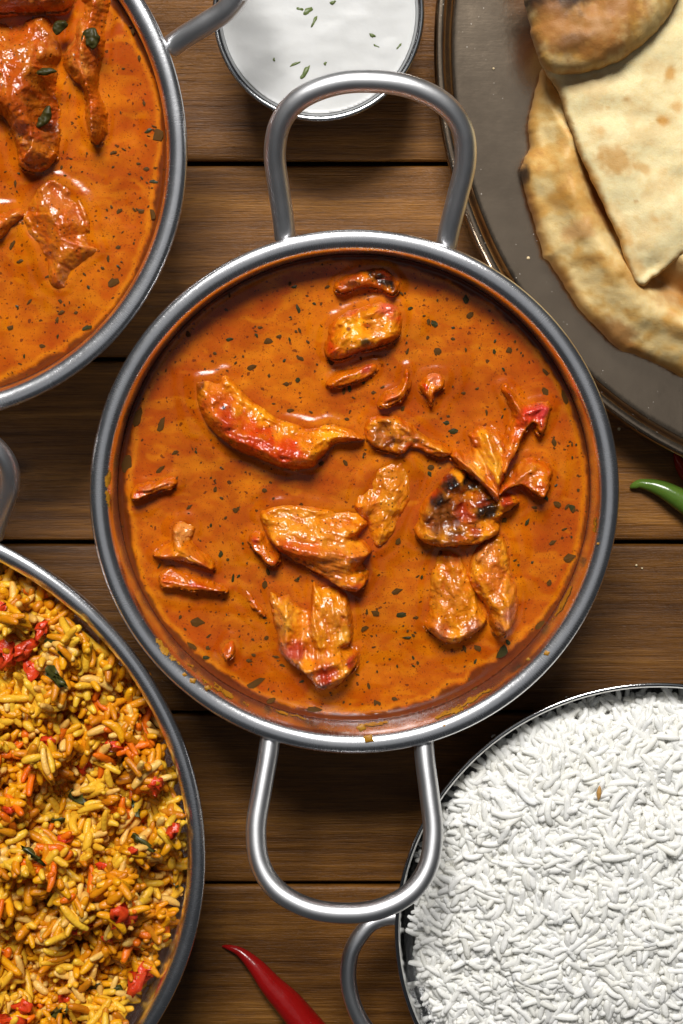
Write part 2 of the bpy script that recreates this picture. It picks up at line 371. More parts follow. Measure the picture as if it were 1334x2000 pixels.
# ------------------------------------------------------------------ the table
def build_table():
    t = thing('plank_table', 'dark brown wooden table of wide horizontal planks under all the dishes', 'table', (0, 0, -90))
    org = (0, 0, -90)
    ys = [float(at(667, py, 0)[1]) for py in (-420, -60, 319, 703, 1061, 1394, 1728, 2060, 2400)]
    x0, x1 = -2200, 2200; th = 70
    for k in range(len(ys)-1):
        top, bot = ys[k]-5, ys[k+1]+5
        b = 6
        prof = [(bot, -th), (bot, -b*1.6), (bot+b*.35, -b*.5), (bot+b, 0)]
        n = 40
        prof += [(bot+b+(top-bot-2*b)*i/n, 0) for i in range(1, n)]
        prof += [(top-b, 0), (top-b*.35, -b*.5), (top, -b*1.6), (top, -th)]
        prof = np.array(prof); m = len(prof); nx = 60
        xs = np.linspace(x0, x1, nx); V = []
        for x in xs:
            z = prof[:, 1].copy(); flat = z > -.01
            z[flat] += 2.0*(fbm(np.full(m, x)/900.0, prof[:, 0]/90.0, 40+k)-.5)[flat] - .8*((prof[:, 0]-(top+bot)/2)/((top-bot)/2))[flat]**4
            wob = 1.6*(vn(np.array([x/160.0]), np.array([k*3.3]), 5)[0]-.5)
            V.append(np.stack([np.full(m, x), prof[:, 0]+np.where(np.abs(prof[:, 0]-(top+bot)/2) > (top-bot)/2-b-1, wob, 0), z], -1))
        V = np.concatenate(V)
        i, j = np.meshgrid(np.arange(nx-1), np.arange(m-1), indexing='ij')
        Fq = np.stack([i*m+j, (i+1)*m+j, (i+1)*m+j+1, i*m+j+1], -1).reshape(-1, 4)
        Fc = np.stack([np.arange(nx-1)*m, np.arange(nx-1)*m+m-1, (np.arange(nx-1)+1)*m+m-1, (np.arange(nx-1)+1)*m], -1)
        obj('plank', V, [Fq, Fc], WOOD, t, org)
    a, b = ys[-1], ys[0]
    V = [(x, y, z) for z in (-90, -th-3) for y in (a, b) for x in (x0, x1)]
    obj('added_underboard', V, np.array([[0, 2, 3, 1], [4, 5, 7, 6], [0, 1, 5, 4], [1, 3, 7, 5], [3, 2, 6, 7], [2, 0, 4, 6]]), UNDER, t, org, smooth=False)  # backing board added so the gaps show dark instead of the lit background
build_table()

# ------------------------------------------------------------------ steel dishes
def handle_path(R, hz0, hz1, k=1.0, flare=1.0):
    P = [(-163, R-26), (-168, R+18), (-178, R+80), (-187, R+150), (-176, R+214), (-138, R+262), (-72, R+292), (0, R+300),
         (72, R+292), (138, R+262), (176, R+214), (187, R+150), (178, R+80), (168, R+18), (163, R-26)]
    out = []
    for u, v in P:
        f = np.clip((v-(R-26))/326, 0, 1); out.append((u*k, R+(v-R)*flare, hz0+(hz1-hz0)*f))
    return crom(out, 8)
def pan(px, py, R_img, rim_z, label, handles, hk=.95, lip=.90, name='serving_pan', tube_r=20.5, rises=(55, 55), flares=(.95, .95)):
    x, y, R = fit_circle(px, py, R_img, rim_z-6)
    t = thing(name, label, 'pan', (x, y, 0), 'steel serving pans with two loop handles')
    H = rim_z; L = lip
    prof = [(1, 4), (R*.80, 4), (R*.86, 10), (R*.895, 34), (R*.912, 90), (R-40*L, H-60), (R-33*L, H-34), (R-22*L, H-22), (R-9*L, H-19), (R-3, H-16), (R, H-11), (R-1.5, H-6), (R-6, H-2.2), (R-13*L, H-.3), (R-21*L, H), (R-29*L, H-1.6), (R-36*L, H-5), (R-41*L, H-10), (R-44*L, H-17), (R-46*L, H-28), (R-48*L, H-60), (R-51*L, H-110), (R*.88, 70), (R*.84, 32), (R*.78, 18), (1, 16)]
    pr = np.array(prof); pr = np.concatenate([pr[:4], crom(pr[4:22], 5), pr[22:]])
    V, Fq, uv = lathe(pr, 200, (x, y, 0))
    obj('pan_body', V, Fq, STEEL, t, (x, y, 0), uv=uv)
    for i, ax in enumerate(handles):
        hp = handle_path(R, H-36, H+rises[i], hk, flares[i])
        a = math.radians(ax); c, s = math.cos(a), math.sin(a)
        Pw = np.stack([x+hp[:, 1]*c+hp[:, 0]*s, y+hp[:, 1]*s-hp[:, 0]*c, hp[:, 2]], -1)
        V, Fs, uv = tube(Pw, tube_r, 24)
        h = obj('handle', V, Fs, HANDLE_STEEL, t, (x, y, 0), uv=uv)
        for side in (13, len(Pw)-14):                      # pressed weld mark on each leg
            p = Pw[side]; T = Pw[side+1]-Pw[side-1]; T = T/np.linalg.norm(T); sd = np.cross(T, [0, 0, 1.0]); sd /= np.linalg.norm(sd)
            ring = [p+T*math.cos(q)*9+sd*math.sin(q)*6+np.array([0, 0, 18.6]) for q in np.linspace(0, 2*np.pi, 15)[:-1]]
            ring.append(ring[0]); ring.append(ring[1])
            V, Fs, uv = tube(ring, 2.0, 6); obj('weld_mark', V, Fs, HANDLE_STEEL, h, (x, y, 0), uv=uv)
    inner = lambda z: float(np.interp(z, pr[::-1][:, 1][:len(pr)//2], pr[::-1][:, 0][:len(pr)//2]))
    return t, x, y, R, inner
HM = 330.0
main = pan(692, 960, 515, HM, 'round steel pan of orange chicken curry at the centre of the table', (87.5, 268.4), rises=(75, 80), flares=(.87, 1.0))
upper = pan(-170, 273, 543, HM, 'steel pan of speckled orange curry cut off at the upper left corner', (38, 218), .92, flares=(.70, .95))
pil = pan(-287, 1640, 671, 320.0, 'large steel pan holding yellow rice at the lower left corner', (77.5, 257.5), .95, .84, flares=(.68, .95))

def bowl(px, py, R_img, rim_z, label, name, prof_f, mat, n=180, group=None, cat='bowl', part='bowl_body'):
    x, y, R = fit_circle(px, py, R_img, rim_z-3)
    t = thing(name, label, cat, (x, y, 0), group)
    V, Fq, uv = lathe(crom(prof_f(R, rim_z), 4), n, (x, y, 0)); obj(part, V, Fq, mat, t, (x, y, 0), uv=uv)
    return t, x, y, R
RB = 232.0
rb = bowl(1270, 1803, 484, RB, 'polished thin-rimmed steel bowl full of plain white rice', 'rice_bowl', lambda R, H: [(1, 3), (R*.5, 3), (R*.7, 22), (R*.88, 80), (R*.965, 160), (R*.99, H-12), (R-1, H-5), (R, H-2), (R-3, H), (R-7, H-1.5), (R-10, H-5), (R-13, H-14), (R*.95, 160), (R*.86, 86), (R*.68, 30), (R*.5, 12), (1, 12)], POLISHED)
def loop_handle(t, x, y, R, z, ax, k, r, mat, flare=1.0, rise=0):
    hp = crom([(-150*k, R-24, z), (-158*k, R+12, z), (-150*k, R+48, z), (-112*k, R+92, z), (-58*k, R+116, z), (0, R+123, z), (58*k, R+116, z), (112*k, R+92, z), (150*k, R+48, z), (158*k, R+12, z), (150*k, R-24, z)], 8); hp[:, 2] += rise*np.clip((hp[:, 1]-R+24)/147, 0, 1)
    a = math.radians(ax); c, s = math.cos(a), math.sin(a)
    Pw = np.stack([x+hp[:, 1]*c+hp[:, 0]*s, y+hp[:, 1]*s-hp[:, 0]*c, hp[:, 2]], -1)
    V, Fs, uv = tube(Pw, r, 20); obj('handle', V, Fs, mat, t, (x, y, 0), uv=uv)
loop_handle(rb[0], rb[1], rb[2], rb[3]*.985, RB-62, 196, 1.0, 17.5, HANDLE_STEEL, .42, 20)
YB = 190.0
yb = bowl(622, 22, 211, YB, 'small round steel bowl of white yoghurt above the main pan', 'yoghurt_bowl', lambda R, H: [(1, 3), (R*.62, 3), (R*.72, 10), (R*.86, 70), (R*.95, 140), (R-5, H-16), (R-1, H-8), (R, H-3), (R-4, H), (R-10, H-2), (R-14, H-8), (R-17, H-20), (R*.86, 120), (R*.7, 40), (R*.5, 18), (1, 16)], mat_steel('bowl_steel', .2, (.5, .51, .52), .2), 120)
ZP = 120.0
pl = bowl(1752, 36, 922, ZP, 'wide flat steel plate with raised rim carrying the naan bread', 'naan_plate', lambda R, H: [(1, 20), (R*.9, 20), (R*.94, 34), (R*.965, 80), (R-8, H-22), (R-1, H-14), (R, H-8), (R-4, H-2), (R-10, H), (R-17, H-1), (R-23, H-5), (R-29, H-11), (R-36, H-15.5), (R-48, H-18), (R*.5, H-18), (1, H-18)], PLATE, 260, None, 'plate', 'plate_body')

# ------------------------------------------------------------------ curry: sauces and chicken
ORANGE = np.array((.53, .118, .0016)); YEL = np.array((.86, .38, .010)); REDC = np.array((.52, .016, .003)); DRED = np.array((.26, .010, .003))
CHAR = np.array((.010, .008, .008)); BROWN = np.array((.19, .055, .012)); OIL = np.array((.11, .022, .003)); PINK = np.array((.50, .05, .045))
ZS = HM-82
# outline (photograph pixels), height, ridges [(line, width, height)], colour spots [(x, y, radius, colour)], edge colour (colour, width), fibre (angle, amplitude)
PIECES = [
 dict(label='long curved red chicken strip at the upper left of the main curry', H=44, w=44, edge=None,
  o=[(379,748),(392,738),(420,733),(442,724),(458,738),(490,768),(520,792),(545,812),(580,822),(612,830),(640,822),(680,832),(708,846),(715,858),(690,862),(655,868),(632,890),(612,912),(580,916),(545,912),(505,896),(465,880),(430,855),(402,825),(386,790)],
  r=[([(392,752),(425,800),(470,845),(540,875),(600,880)],30,14),([(440,735),(480,780),(530,815),(580,830)],8,8),([(615,838),(650,832),(700,848)],9,10),([(430,790),(480,830)],8,-7)],
  c=[(430,790,45,(.50,.07,.008)),(500,860,60,REDC),(560,885,50,REDC),(450,830,40,(.46,.04,.006)),(390,752,13,CHAR),(520,805,25,YEL),(570,825,25,YEL),(640,835,30,YEL),(425,745,25,(.6,.16,.012)),(690,850,20,(.6,.16,.01)),(454,858,5,CHAR),(440,793,4,CHAR)]),
 dict(label='plump red-edged chicken chunk near the top of the main curry', H=42, w=26, edge=(REDC,16),
  o=[(636,695),(634,665),(644,632),(668,612),(700,597),(738,584),(772,590),(787,606),(786,640),(772,664),(735,678),(705,686),(668,700)],
  r=[([(650,630),(700,612),(760,600)],12,12),([(705,600),(700,630),(720,640)],7,-8),([(650,660),(700,660),(750,655)],12,6)],
  c=[(760,600,26,(.62,.09,.05)),(690,640,28,YEL),(735,640,22,(.6,.2,.012)),(648,682,18,REDC),(712,668,12,(.1,.055,.012)),(680,642,5,BROWN)]),
 dict(label='half-sunk charred chicken bit at the top edge of the main curry', H=26, w=16, edge=None,
  o=[(652,560),(664,542),(690,530),(722,521),(752,522),(772,538),(779,560),(766,575),(742,566),(715,560),(690,566),(668,572)],
  r=[([(660,555),(700,538),(750,532)],9,8)], c=[(680,548,30,(.26,.05,.02)),(752,538,30,CHAR),(772,560,14,CHAR),(728,528,14,CHAR)], rough=9),
 dict(label='small ragged red chicken scrap below the red-edged chunk', H=22, w=12, edge=(REDC,8),
  o=[(638,748),(655,728),(690,716),(722,704),(738,710),(730,728),(704,742),(672,752),(650,756)],
  r=[([(650,745),(690,728),(730,712)],7,8)], c=[(715,718,16,PINK)]),
 dict(label='thin curled orange chicken shred right of the small red scrap', H=26, w=9, edge=None,
  o=[(740,782),(750,766),(774,756),(785,742),(788,720),(797,717),(801,728),(798,752),(788,774),(766,788),(744,793)],
  r=[([(748,780),(785,762),(794,726)],6,7)], c=[(760,778,20,(.6,.11,.012)),(792,735,12,(.42,.05,.01))]),
 dict(label='small pale-tipped chicken nub right of the curled shred', H=28, w=16, edge=None,
  o=[(816,746),(828,729),(852,722),(869,730),(868,752),(852,768),(842,788),(830,774),(820,760)],
  r=[([(825,740),(850,730)],8,7)], c=[(850,738,14,(.64,.2,.07)),(828,756,9,REDC),(848,775,16,(.6,.1,.01))]),
 dict(label='brown shredded chicken in the middle of the main curry', H=22, w=18, edge=None, rough=9,
  o=[(708,832),(724,808),(752,802),(785,808),(808,822),(835,848),(868,862),(884,880),(868,892),(838,886),(806,874),(785,886),(755,880),(730,872),(714,855)],
  r=[([(720,820),(750,815),(780,850)],8,8),([(770,815),(800,840),(860,876)],8,9),([(745,870),(775,850)],6,8)],
  c=[(740,850,30,(.24,.08,.014)),(800,860,34,(.34,.11,.014)),(760,815,18,(.5,.18,.02)),(760,860,12,OIL)]),
 dict(label='bright red star-shaped chicken tip at the right of the main curry', H=42, w=12, edge=(DRED,5),
  o=[(981,766),(991,757),(1006,770),(1018,786),(1030,790),(1044,785),(1062,787),(1068,797),(1062,818),(1052,843),(1042,836),(1036,824),(1022,838),(1012,862),(1000,884),(988,908),(976,902),(980,870),(992,838),(1000,812),(992,785)],
  r=[([(988,765),(1012,800),(1020,815)],7,10),([(1030,800),(1058,795),(1050,835)],7,8)], c=[(1048,806,34,(.58,.02,.05)),(1020,815,30,(.60,.03,.008)),(986,770,24,DRED),(1000,850,22,(.66,.12,.006)),(992,880,18,(.6,.12,.01))], rough=6),
 dict(label='pale yellow chicken fibres fanning above the charred piece', H=50, w=14, edge=None, fib=(62, 6),
  o=[(884,886),(897,878),(914,888),(924,872),(918,852),(932,838),(952,836),(970,846),(984,868),(980,905),(974,930),(966,966),(955,958),(938,938),(914,918),(896,902)],
  r=[([(892,886),(925,920),(962,958)],6,13),([(945,845),(962,900),(966,955)],9,12),([(925,862),(945,915),(962,955)],7,-9)],
  c=[(905,892,26,(.86,.50,.08)),(960,900,40,(.86,.42,.02)),(940,850,26,(.80,.34,.01)),(920,915,30,(.84,.44,.03)),(966,960,10,(.6,.08,.01))]),
 dict(label='knobbly orange chicken scrap right of the charred piece', H=38, w=13, edge=None, rough=10,
  o=[(966,962),(976,942),(996,928),(1008,906),(1028,894),(1054,902),(1069,916),(1064,942),(1052,963),(1036,957),(1018,945),(996,948),(978,960)],
  r=[([(972,955),(1005,930),(1040,908)],8,8)], c=[(1020,925,40,(.54,.17,.014)),(1050,945,14,(.60,.12,.01)),(1000,940,16,(.62,.22,.03))]),
 dict(label='blackened charred chicken chunk at the right of the main curry', H=44, w=24, edge=None, rough=11,
  o=[(820,1030),(826,1004),(840,972),(858,946),(880,918),(905,912),(932,930),(958,952),(990,962),(1002,978),(986,992),(970,1004),(966,1028),(940,1046),(900,1054),(860,1054),(834,1046)],
  r=[([(835,1000),(870,950),(900,925)],12,10),([(900,960),(900,1030)],10,-8),([(930,990),(960,985)],10,10)],
  c=[(870,1000,70,(.10,.022,.008)),(905,1000,26,(.36,.03,.008)),(880,945,18,CHAR),(848,968,20,CHAR),(945,988,26,CHAR),(918,935,20,CHAR),(870,940,20,CHAR),(838,1015,16,(.16,.05,.02)),(985,975,14,(.42,.04,.01)),(890,1015,8,(.36,.2,.16)),(925,1030,16,(.30,.03,.01))]),
 dict(label='broad smooth chicken piece below the charred chunk, left of two', H=32, w=26, edge=((.34,.07,.015),8),
  o=[(846,1086),(856,1066),(880,1068),(908,1086),(924,1116),(936,1150),(948,1180),(952,1206),(930,1232),(904,1246),(872,1252),(846,1238),(825,1214),(832,1180),(834,1130)],
  r=[([(860,1080),(895,1085)],10,8),([(845,1215),(880,1235),(925,1215)],7,6),([(905,1090),(930,1150),(945,1195)],6,-8)],
  c=[(855,1076,10,CHAR),(880,1150,45,(.56,.17,.012)),(855,1225,22,(.46,.16,.06)),(920,1215,20,(.40,.12,.05)),(888,1090,18,(.64,.2,.04))]),
 dict(label='ridged chicken piece below the charred chunk, right of two', H=48, w=30, edge=((.40,.04,.01),7),
  o=[(908,1112),(918,1082),(940,1050),(966,1038),(986,1048),(996,1078),(1000,1108),(1010,1140),(1012,1180),(1004,1206),(986,1228),(966,1238),(956,1212),(948,1184),(930,1160),(916,1140)],
  r=[([(920,1095),(950,1060),(975,1046)],12,12),([(915,1115),(945,1180)],6,-8),([(990,1160),(985,1215)],7,8)],
  c=[(945,1075,28,(.66,.23,.05)),(960,1120,30,(.60,.15,.012)),(928,1140,12,DRED),(990,1190,22,(.40,.13,.07)),(970,1215,16,(.42,.12,.05))]),
 dict(label='sauce-smothered rounded chicken lump at the centre of the main curry', H=26, w=50, edge=None,
  o=[(686,985),(696,950),(715,925),(748,902),(780,888),(804,902),(812,940),(806,975),(788,1008),(764,1050),(738,1070),(722,1052),(712,1020),(698,1004)],
  r=[([(700,940),(696,985)],8,8),([(720,975),(712,1010)],8,8),([(750,920),(785,905)],14,6)], c=[(770,930,50,(.60,.19,.01)),(790,900,18,(.62,.12,.01)),(735,980,30,(.66,.24,.014)),(712,1020,16,(.62,.15,.012))]),
 dict(label='large glistening chicken slab in the lower middle of the main curry', H=54, w=36, edge=((.56,.07,.008),9), fib=(15, 2.5),
  o=[(504,1006),(512,990),(540,980),(585,980),(630,986),(672,992),(700,988),(718,1002),(722,1022),(704,1042),(712,1052),(728,1070),(716,1092),(724,1114),(712,1140),(688,1152),(660,1142),(622,1118),(580,1096),(545,1074),(524,1050),(512,1028)],
  r=[([(515,1000),(560,984),(640,996)],10,9),([(530,1050),(590,1070),(660,1072),(720,1075)],12,12),([(560,1085),(630,1100),(700,1120)],16,-10),([(690,1030),(718,1012)],8,8)],
  c=[(580,1020,60,(.68,.27,.02)),(650,1040,40,(.66,.24,.02)),(600,1068,36,(.60,.10,.01)),(560,1062,24,(.58,.09,.01)),(640,1110,50,(.48,.12,.012)),(700,1080,20,(.60,.14,.012)),(700,1140,16,(.44,.04,.01)),(705,1045,7,(.10,.015,.006))]),
 dict(label='small knobbed chicken end left of the glistening slab', H=34, w=13, edge=None,
  o=[(484,1050),(492,1036),(510,1034),(522,1048),(536,1066),(548,1082),(540,1098),(524,1096),(508,1082),(494,1070)],
  r=[([(490,1048),(515,1045)],7,7)], c=[(496,1052,12,(.55,.06,.02)),(525,1080,18,(.56,.17,.012)),(536,1094,8,(.5,.04,.02))]),
 dict(label='stringy torn chicken piece at the bottom of the main curry', H=46, w=26, edge=((.30,.035,.012),10), fib=(80, 5),
  o=[(522,1150),(536,1146),(552,1158),(566,1150),(582,1172),(600,1182),(606,1150),(612,1126),(622,1136),(645,1138),(668,1142),(684,1166),(690,1205),(690,1240),(682,1258),(700,1266),(698,1290),(684,1310),(662,1330),(636,1340),(614,1330),(596,1308),(566,1286),(545,1258),(536,1222),(528,1186)],
  r=[([(612,1135),(614,1190),(625,1250)],6,12),([(555,1165),(565,1240)],8,8),([(586,1200),(592,1240),(600,1280)],8,-9),([(672,1150),(684,1240)],8,9),([(600,1295),(640,1285),(680,1270)],10,12),([(620,1320),(680,1300)],8,8)],
  c=[(555,1200,34,(.68,.30,.02)),(650,1200,36,(.60,.20,.014)),(675,1230,18,(.68,.30,.02)),(575,1262,26,(.42,.03,.02)),(630,1310,26,(.26,.015,.012)),(635,1280,20,(.62,.2,.02)),(640,1300,20,(.44,.03,.008)),(630,1330,14,(.10,.04,.025)),(690,1285,14,(.36,.03,.015)),(600,1225,16,(.66,.24,.02))]),
 dict(label='lone thin red chicken sliver at the far left of the main curry', H=30, w=10, edge=(REDC,6),
  o=[(260,966),(268,948),(296,940),(328,930),(347,934),(345,946),(318,955),(288,966),(270,972)],
  r=[([(272,952),(340,936)],6,8)], c=[(290,948,14,(.6,.2,.06)),(330,940,12,(.6,.2,.06)),(275,964,12,REDC)]),
 dict(label='pale glossy chicken hump at the left of the main curry', H=30, w=18, edge=((.50,.10,.01),6),
  o=[(300,1080),(314,1064),(334,1052),(334,1026),(350,1012),(374,1012),(386,1026),(380,1050),(398,1072),(420,1092),(418,1108),(390,1100),(350,1092),(320,1090)],
  r=[([(345,1022),(350,1060),(400,1090)],10,10),([(308,1078),(350,1080)],6,5)], c=[(358,1035,26,(.68,.27,.06)),(380,1075,24,(.64,.22,.014)),(330,1078,16,(.5,.1,.01)),(400,1100,12,(.5,.07,.01))]),
 dict(label='flat red-rimmed chicken sliver under the pale hump', H=26, w=9, edge=(REDC,6),
  o=[(312,1128),(322,1108),(336,1102),(352,1112),(380,1124),(415,1134),(444,1148),(424,1150),(384,1148),(346,1142),(322,1142)],
  r=[([(322,1130),(370,1138),(436,1148)],5,6)], c=[(345,1115,16,(.62,.2,.05)),(330,1130,14,(.56,.1,.01)),(390,1142,26,REDC)]),
 dict(label='tiny round chicken crumb near the lower left rim of the main curry', H=24, w=12, edge=None,
  o=[(432,1268),(440,1252),(454,1244),(462,1256),(458,1274),(444,1284)], r=[], c=[(455,1252,8,(.66,.3,.1)),(440,1272,12,(.34,.11,.02))]),
 dict(label='narrow red chicken sliver left of the stringy torn piece', H=16, w=7, edge=(REDC,4),
  o=[(478,1152),(486,1150),(500,1168),(512,1188),(514,1198),(500,1186),(488,1170)], r=[], c=[(495,1172,20,(.55,.07,.01))]),
]
ZS2 = HM-44
PIECES2 = [
 dict(label='largest chicken chunk of the upper left curry, with a sharp lit ridge', H=84, w=52, edge=None, base=(.40,.098,.007), strands=.35, sk=.35, fine=1.5,
  o=[(-150,150),(-120,80),(-60,52),(0,42),(50,38),(86,34),(104,62),(118,105),(126,140),(118,175),(112,215),(112,260),(104,302),(82,328),(56,328),(38,312),(30,270),(10,225),(-30,215),(-90,215)],
  r=[([(84,40),(106,85),(66,160),(44,250),(42,300)],26,14),([(112,150),(80,230),(70,310)],34,-22)],
  c=[(40,90,70,(.46,.12,.010)),(100,240,60,(.24,.050,.006)),(20,200,40,(.44,.115,.008))]),  # spots paint light onto the top face and shade onto the right face
 dict(label='narrow upright chicken piece beside the leaf in the upper left curry', H=56, w=34, edge=None, base=(.42,.105,.007), strands=.35, sk=.35, fine=1.5,
  o=[(126,110),(140,78),(150,50),(160,10),(150,-40),(200,-60),(222,-20),(208,40),(206,90),(196,140),(194,170),(206,205),(206,250),(192,276),(176,262),(168,215),(164,172),(144,152)],
  r=[([(165,60),(175,140),(190,260)],14,10)], c=[(170,140,26,(.58,.2,.03)),(195,240,26,(.30,.08,.01)),(150,80,30,(.56,.17,.02))]),
 dict(label='brown chicken chunk cut off by the top edge in the upper left curry', H=46, w=30, edge=None, base=(.30,.075,.010), strands=.35, sk=.35, fine=1.5,
  o=[(-60,20),(-20,-60),(60,-90),(140,-60),(150,-10),(132,22),(92,28),(40,26),(0,30)], r=[([(0,5),(60,-5),(130,0)],14,8)], c=[(60,0,60,(.40,.13,.02))]),
 dict(label='low sauce-covered chicken lump in the middle of the upper left curry', H=30, w=58, edge=None, base=(.50,.135,.005), strands=.35, sk=.35, fine=1.5,
  rough=3, o=[(46,420),(56,388),(78,362),(102,346),(134,364),(160,392),(174,420),(180,455),(192,484),(178,500),(150,520),(125,560),(96,545),(78,490),(58,455)],
  r=[([(80,370),(110,352),(160,395),(176,445)],10,10),([(90,400),(130,430)],26,12)], c=[(110,380,40,(.46,.12,.02)),(130,470,50,(.50,.13,.005)),(180,482,14,(.6,.2,.02))]),
 dict(label='small sauce-coated chicken hump at the left frame edge of the upper curry', H=28, w=26, edge=None, base=(.5,.15,.012), strands=.35, sk=.35, fine=1.5,
  o=[(-60,430),(-30,405),(10,402),(46,400),(52,420),(30,440),(0,470),(-40,470)], r=[], c=[]),
]
for p_ in PIECES:
    if any(w_ in p_['label'] for w_ in ('bright red star', 'blackened charred', 'pale yellow chicken fibres', 'knobbly')):
        o_ = np.asarray(p_['o'], float); c_ = o_.mean(0); p_['o'] = [tuple(q_) for q_ in c_+(o_-c_)*1.14]; p_['w'] *= 1.1
for p_ in (PIECES2[0], PIECES2[1], PIECES2[3]):
    o_ = np.asarray(p_['o'], float); c_ = o_.mean(0); p_['o'] = [tuple(q_) for q_ in c_+(o_-c_)*np.array((1.14, 1.05))]; p_['w'] *= 1.15
def piece_funcs(p, sauce_h, seed):
    H, w = p['H'], p['w']; rough = p.get('rough', 5)
    rgp = np.random.default_rng(seed+900); O = np.asarray(p['o'], float)
    if 'fib' in p: fa = math.radians(p['fib'][0])
    else:
        ev, evec = np.linalg.eigh(np.cov((O-O.mean(0)).T)); fa = math.atan2(evec[1, 1], evec[0, 1])
    lo_, hi_ = O.min(0), O.max(0); ns_ = int(np.prod(hi_-lo_)/420*p.get('strands', 1.0)); k_ = min(1.0, w/22)
    strands = [(rgp.uniform(lo_[0], hi_[0]), rgp.uniform(lo_[1], hi_[1]), fa+rgp.normal(0, .28), rgp.uniform(16, 52)*k_, rgp.uniform(5.5, 15)*k_, rgp.uniform(4, 12)*k_) for _ in range(ns_)]
    def strand_h(x, y):
        wx = x+9*(fbm(x/20, y/20, seed+90, 2)-.5); wy = y+9*(fbm(x/20, y/20, seed+91, 2)-.5); r = np.zeros(x.shape)
        for cx, cy, a, L, wd, ht in strands:
            u = ((wx-cx)*math.cos(a)+(wy-cy)*math.sin(a))/L; v = (-(wx-cx)*math.sin(a)+(wy-cy)*math.cos(a))/wd
            r = np.maximum(r, ht*.85*np.maximum(1-u*u-v*v, 0)**.8)
        return r
    ylo, yhi = O[:, 1].min(), O[:, 1].max()
    def top(x, y, d):
        fc = FACE if FACE is not None and len(FACE) == len(x) else np.zeros(len(x))
        south = sst(-.5, .8, fc)                                        # the meat lies tilted: long slope up, short drop down
        dd = d+EX+7*(fbm(x/22, y/22, seed+14, 3)-.5)+5*(fbm(x/8, y/8, seed+15, 2)-.5)
        wv = w*(1.7-.8*south); q = np.clip(dd/wv, 0, 1)
        sl = (.40+.85*(y-ylo)/(yhi-ylo+1))
        up = q*q*(3-2*q)*.55+.45*(1-(1-q)**2); down = (1-(1-q)**2)**.95
        h = -10 + (H*1.08*sl+10)*(up*(1-south)+down*south)
        m = sst(-2, 14, d)
        h = h + sst(-6, 8, d)*strand_h(x, y)*p.get('sk', .72)
        for line, wd, ht in p['r']:
            L, t = ldist(x+7*(fbm(x/18, y/18, seed+50, 2)-.5), y+7*(fbm(x/18, y/18, seed+51, 2)-.5), crom(line, 5)); h = h + m*ht*1.35*np.exp(-(L/wd)**2)
        rd = 1-2*np.abs(fbm(x/30, y/30, seed+2, 2)-.5)*1.6
        h = h + m*((fbm(x/34, y/34, seed, 2)-.5)*2.6*rough + (rd-.6)*rough*.7 + (fbm(x/10, y/10, seed+3, 2)-.5)*rough*.45)
        fu = x*math.sin(fa)-y*math.cos(fa)+10*(fbm(x/30, y/30, seed+95, 2)-.5); fv = x*math.cos(fa)+y*math.sin(fa)
        h = h + m*p.get('fine', 3.6)*(fbm(fu/4.6, fv/42, seed+96, 2)-.5)
        if 'fib' in p:
            a, amp = p['fib']; a = math.radians(a); u = x*math.sin(a)-y*math.cos(a); v = x*math.cos(a)+y*math.sin(a)
            h = h + m*amp*2*(fbm(u/5.5, v/70, seed+5, 3)-.5)
        return h
    def colour(x, y, d, z):
        c = np.tile(np.asarray(p.get('base', (.66, .20, .0035)), float), (len(x), 1))
        n = fbm(x/16, y/16, seed+20)-.5; sh = strand_h(x, y); c = mixc(c, (.82, .34, .012), sst(2, 9, sh)*(.6 if 'base' not in p else .15))
        for (cx, cy, r, cc) in p['c']:
            k = np.hypot(x-cx, y-cy)/r + n*(.9 if max(cc) > .03 else .5); c = mixc(c, np.asarray(cc), (1-sst(.6, 1.15, k))*.97 if (r < 16 or max(cc) < .03) else (1-sst(.35, 1.15, k))*.85) if True else c
        if 'base' not in p:
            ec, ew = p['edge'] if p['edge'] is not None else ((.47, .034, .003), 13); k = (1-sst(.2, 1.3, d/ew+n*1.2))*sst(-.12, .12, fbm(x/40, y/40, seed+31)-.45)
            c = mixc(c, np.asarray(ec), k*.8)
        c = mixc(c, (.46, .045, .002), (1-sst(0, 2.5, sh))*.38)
        sk = fbm(x/26, y/26, seed+41); c = mixc(c, ORANGE, sst(.54, .74, sk)*.4)      # patches where sauce clings
        c = c*(.86+.3*fbm(x/13, y/13, seed+47, 3))[:, None]; return mixc(ORANGE, c, sst(2, 12, d+5*(fbm(x/9, y/9, seed+48, 2)-.5)))
    return top, colour
EX = 7.0
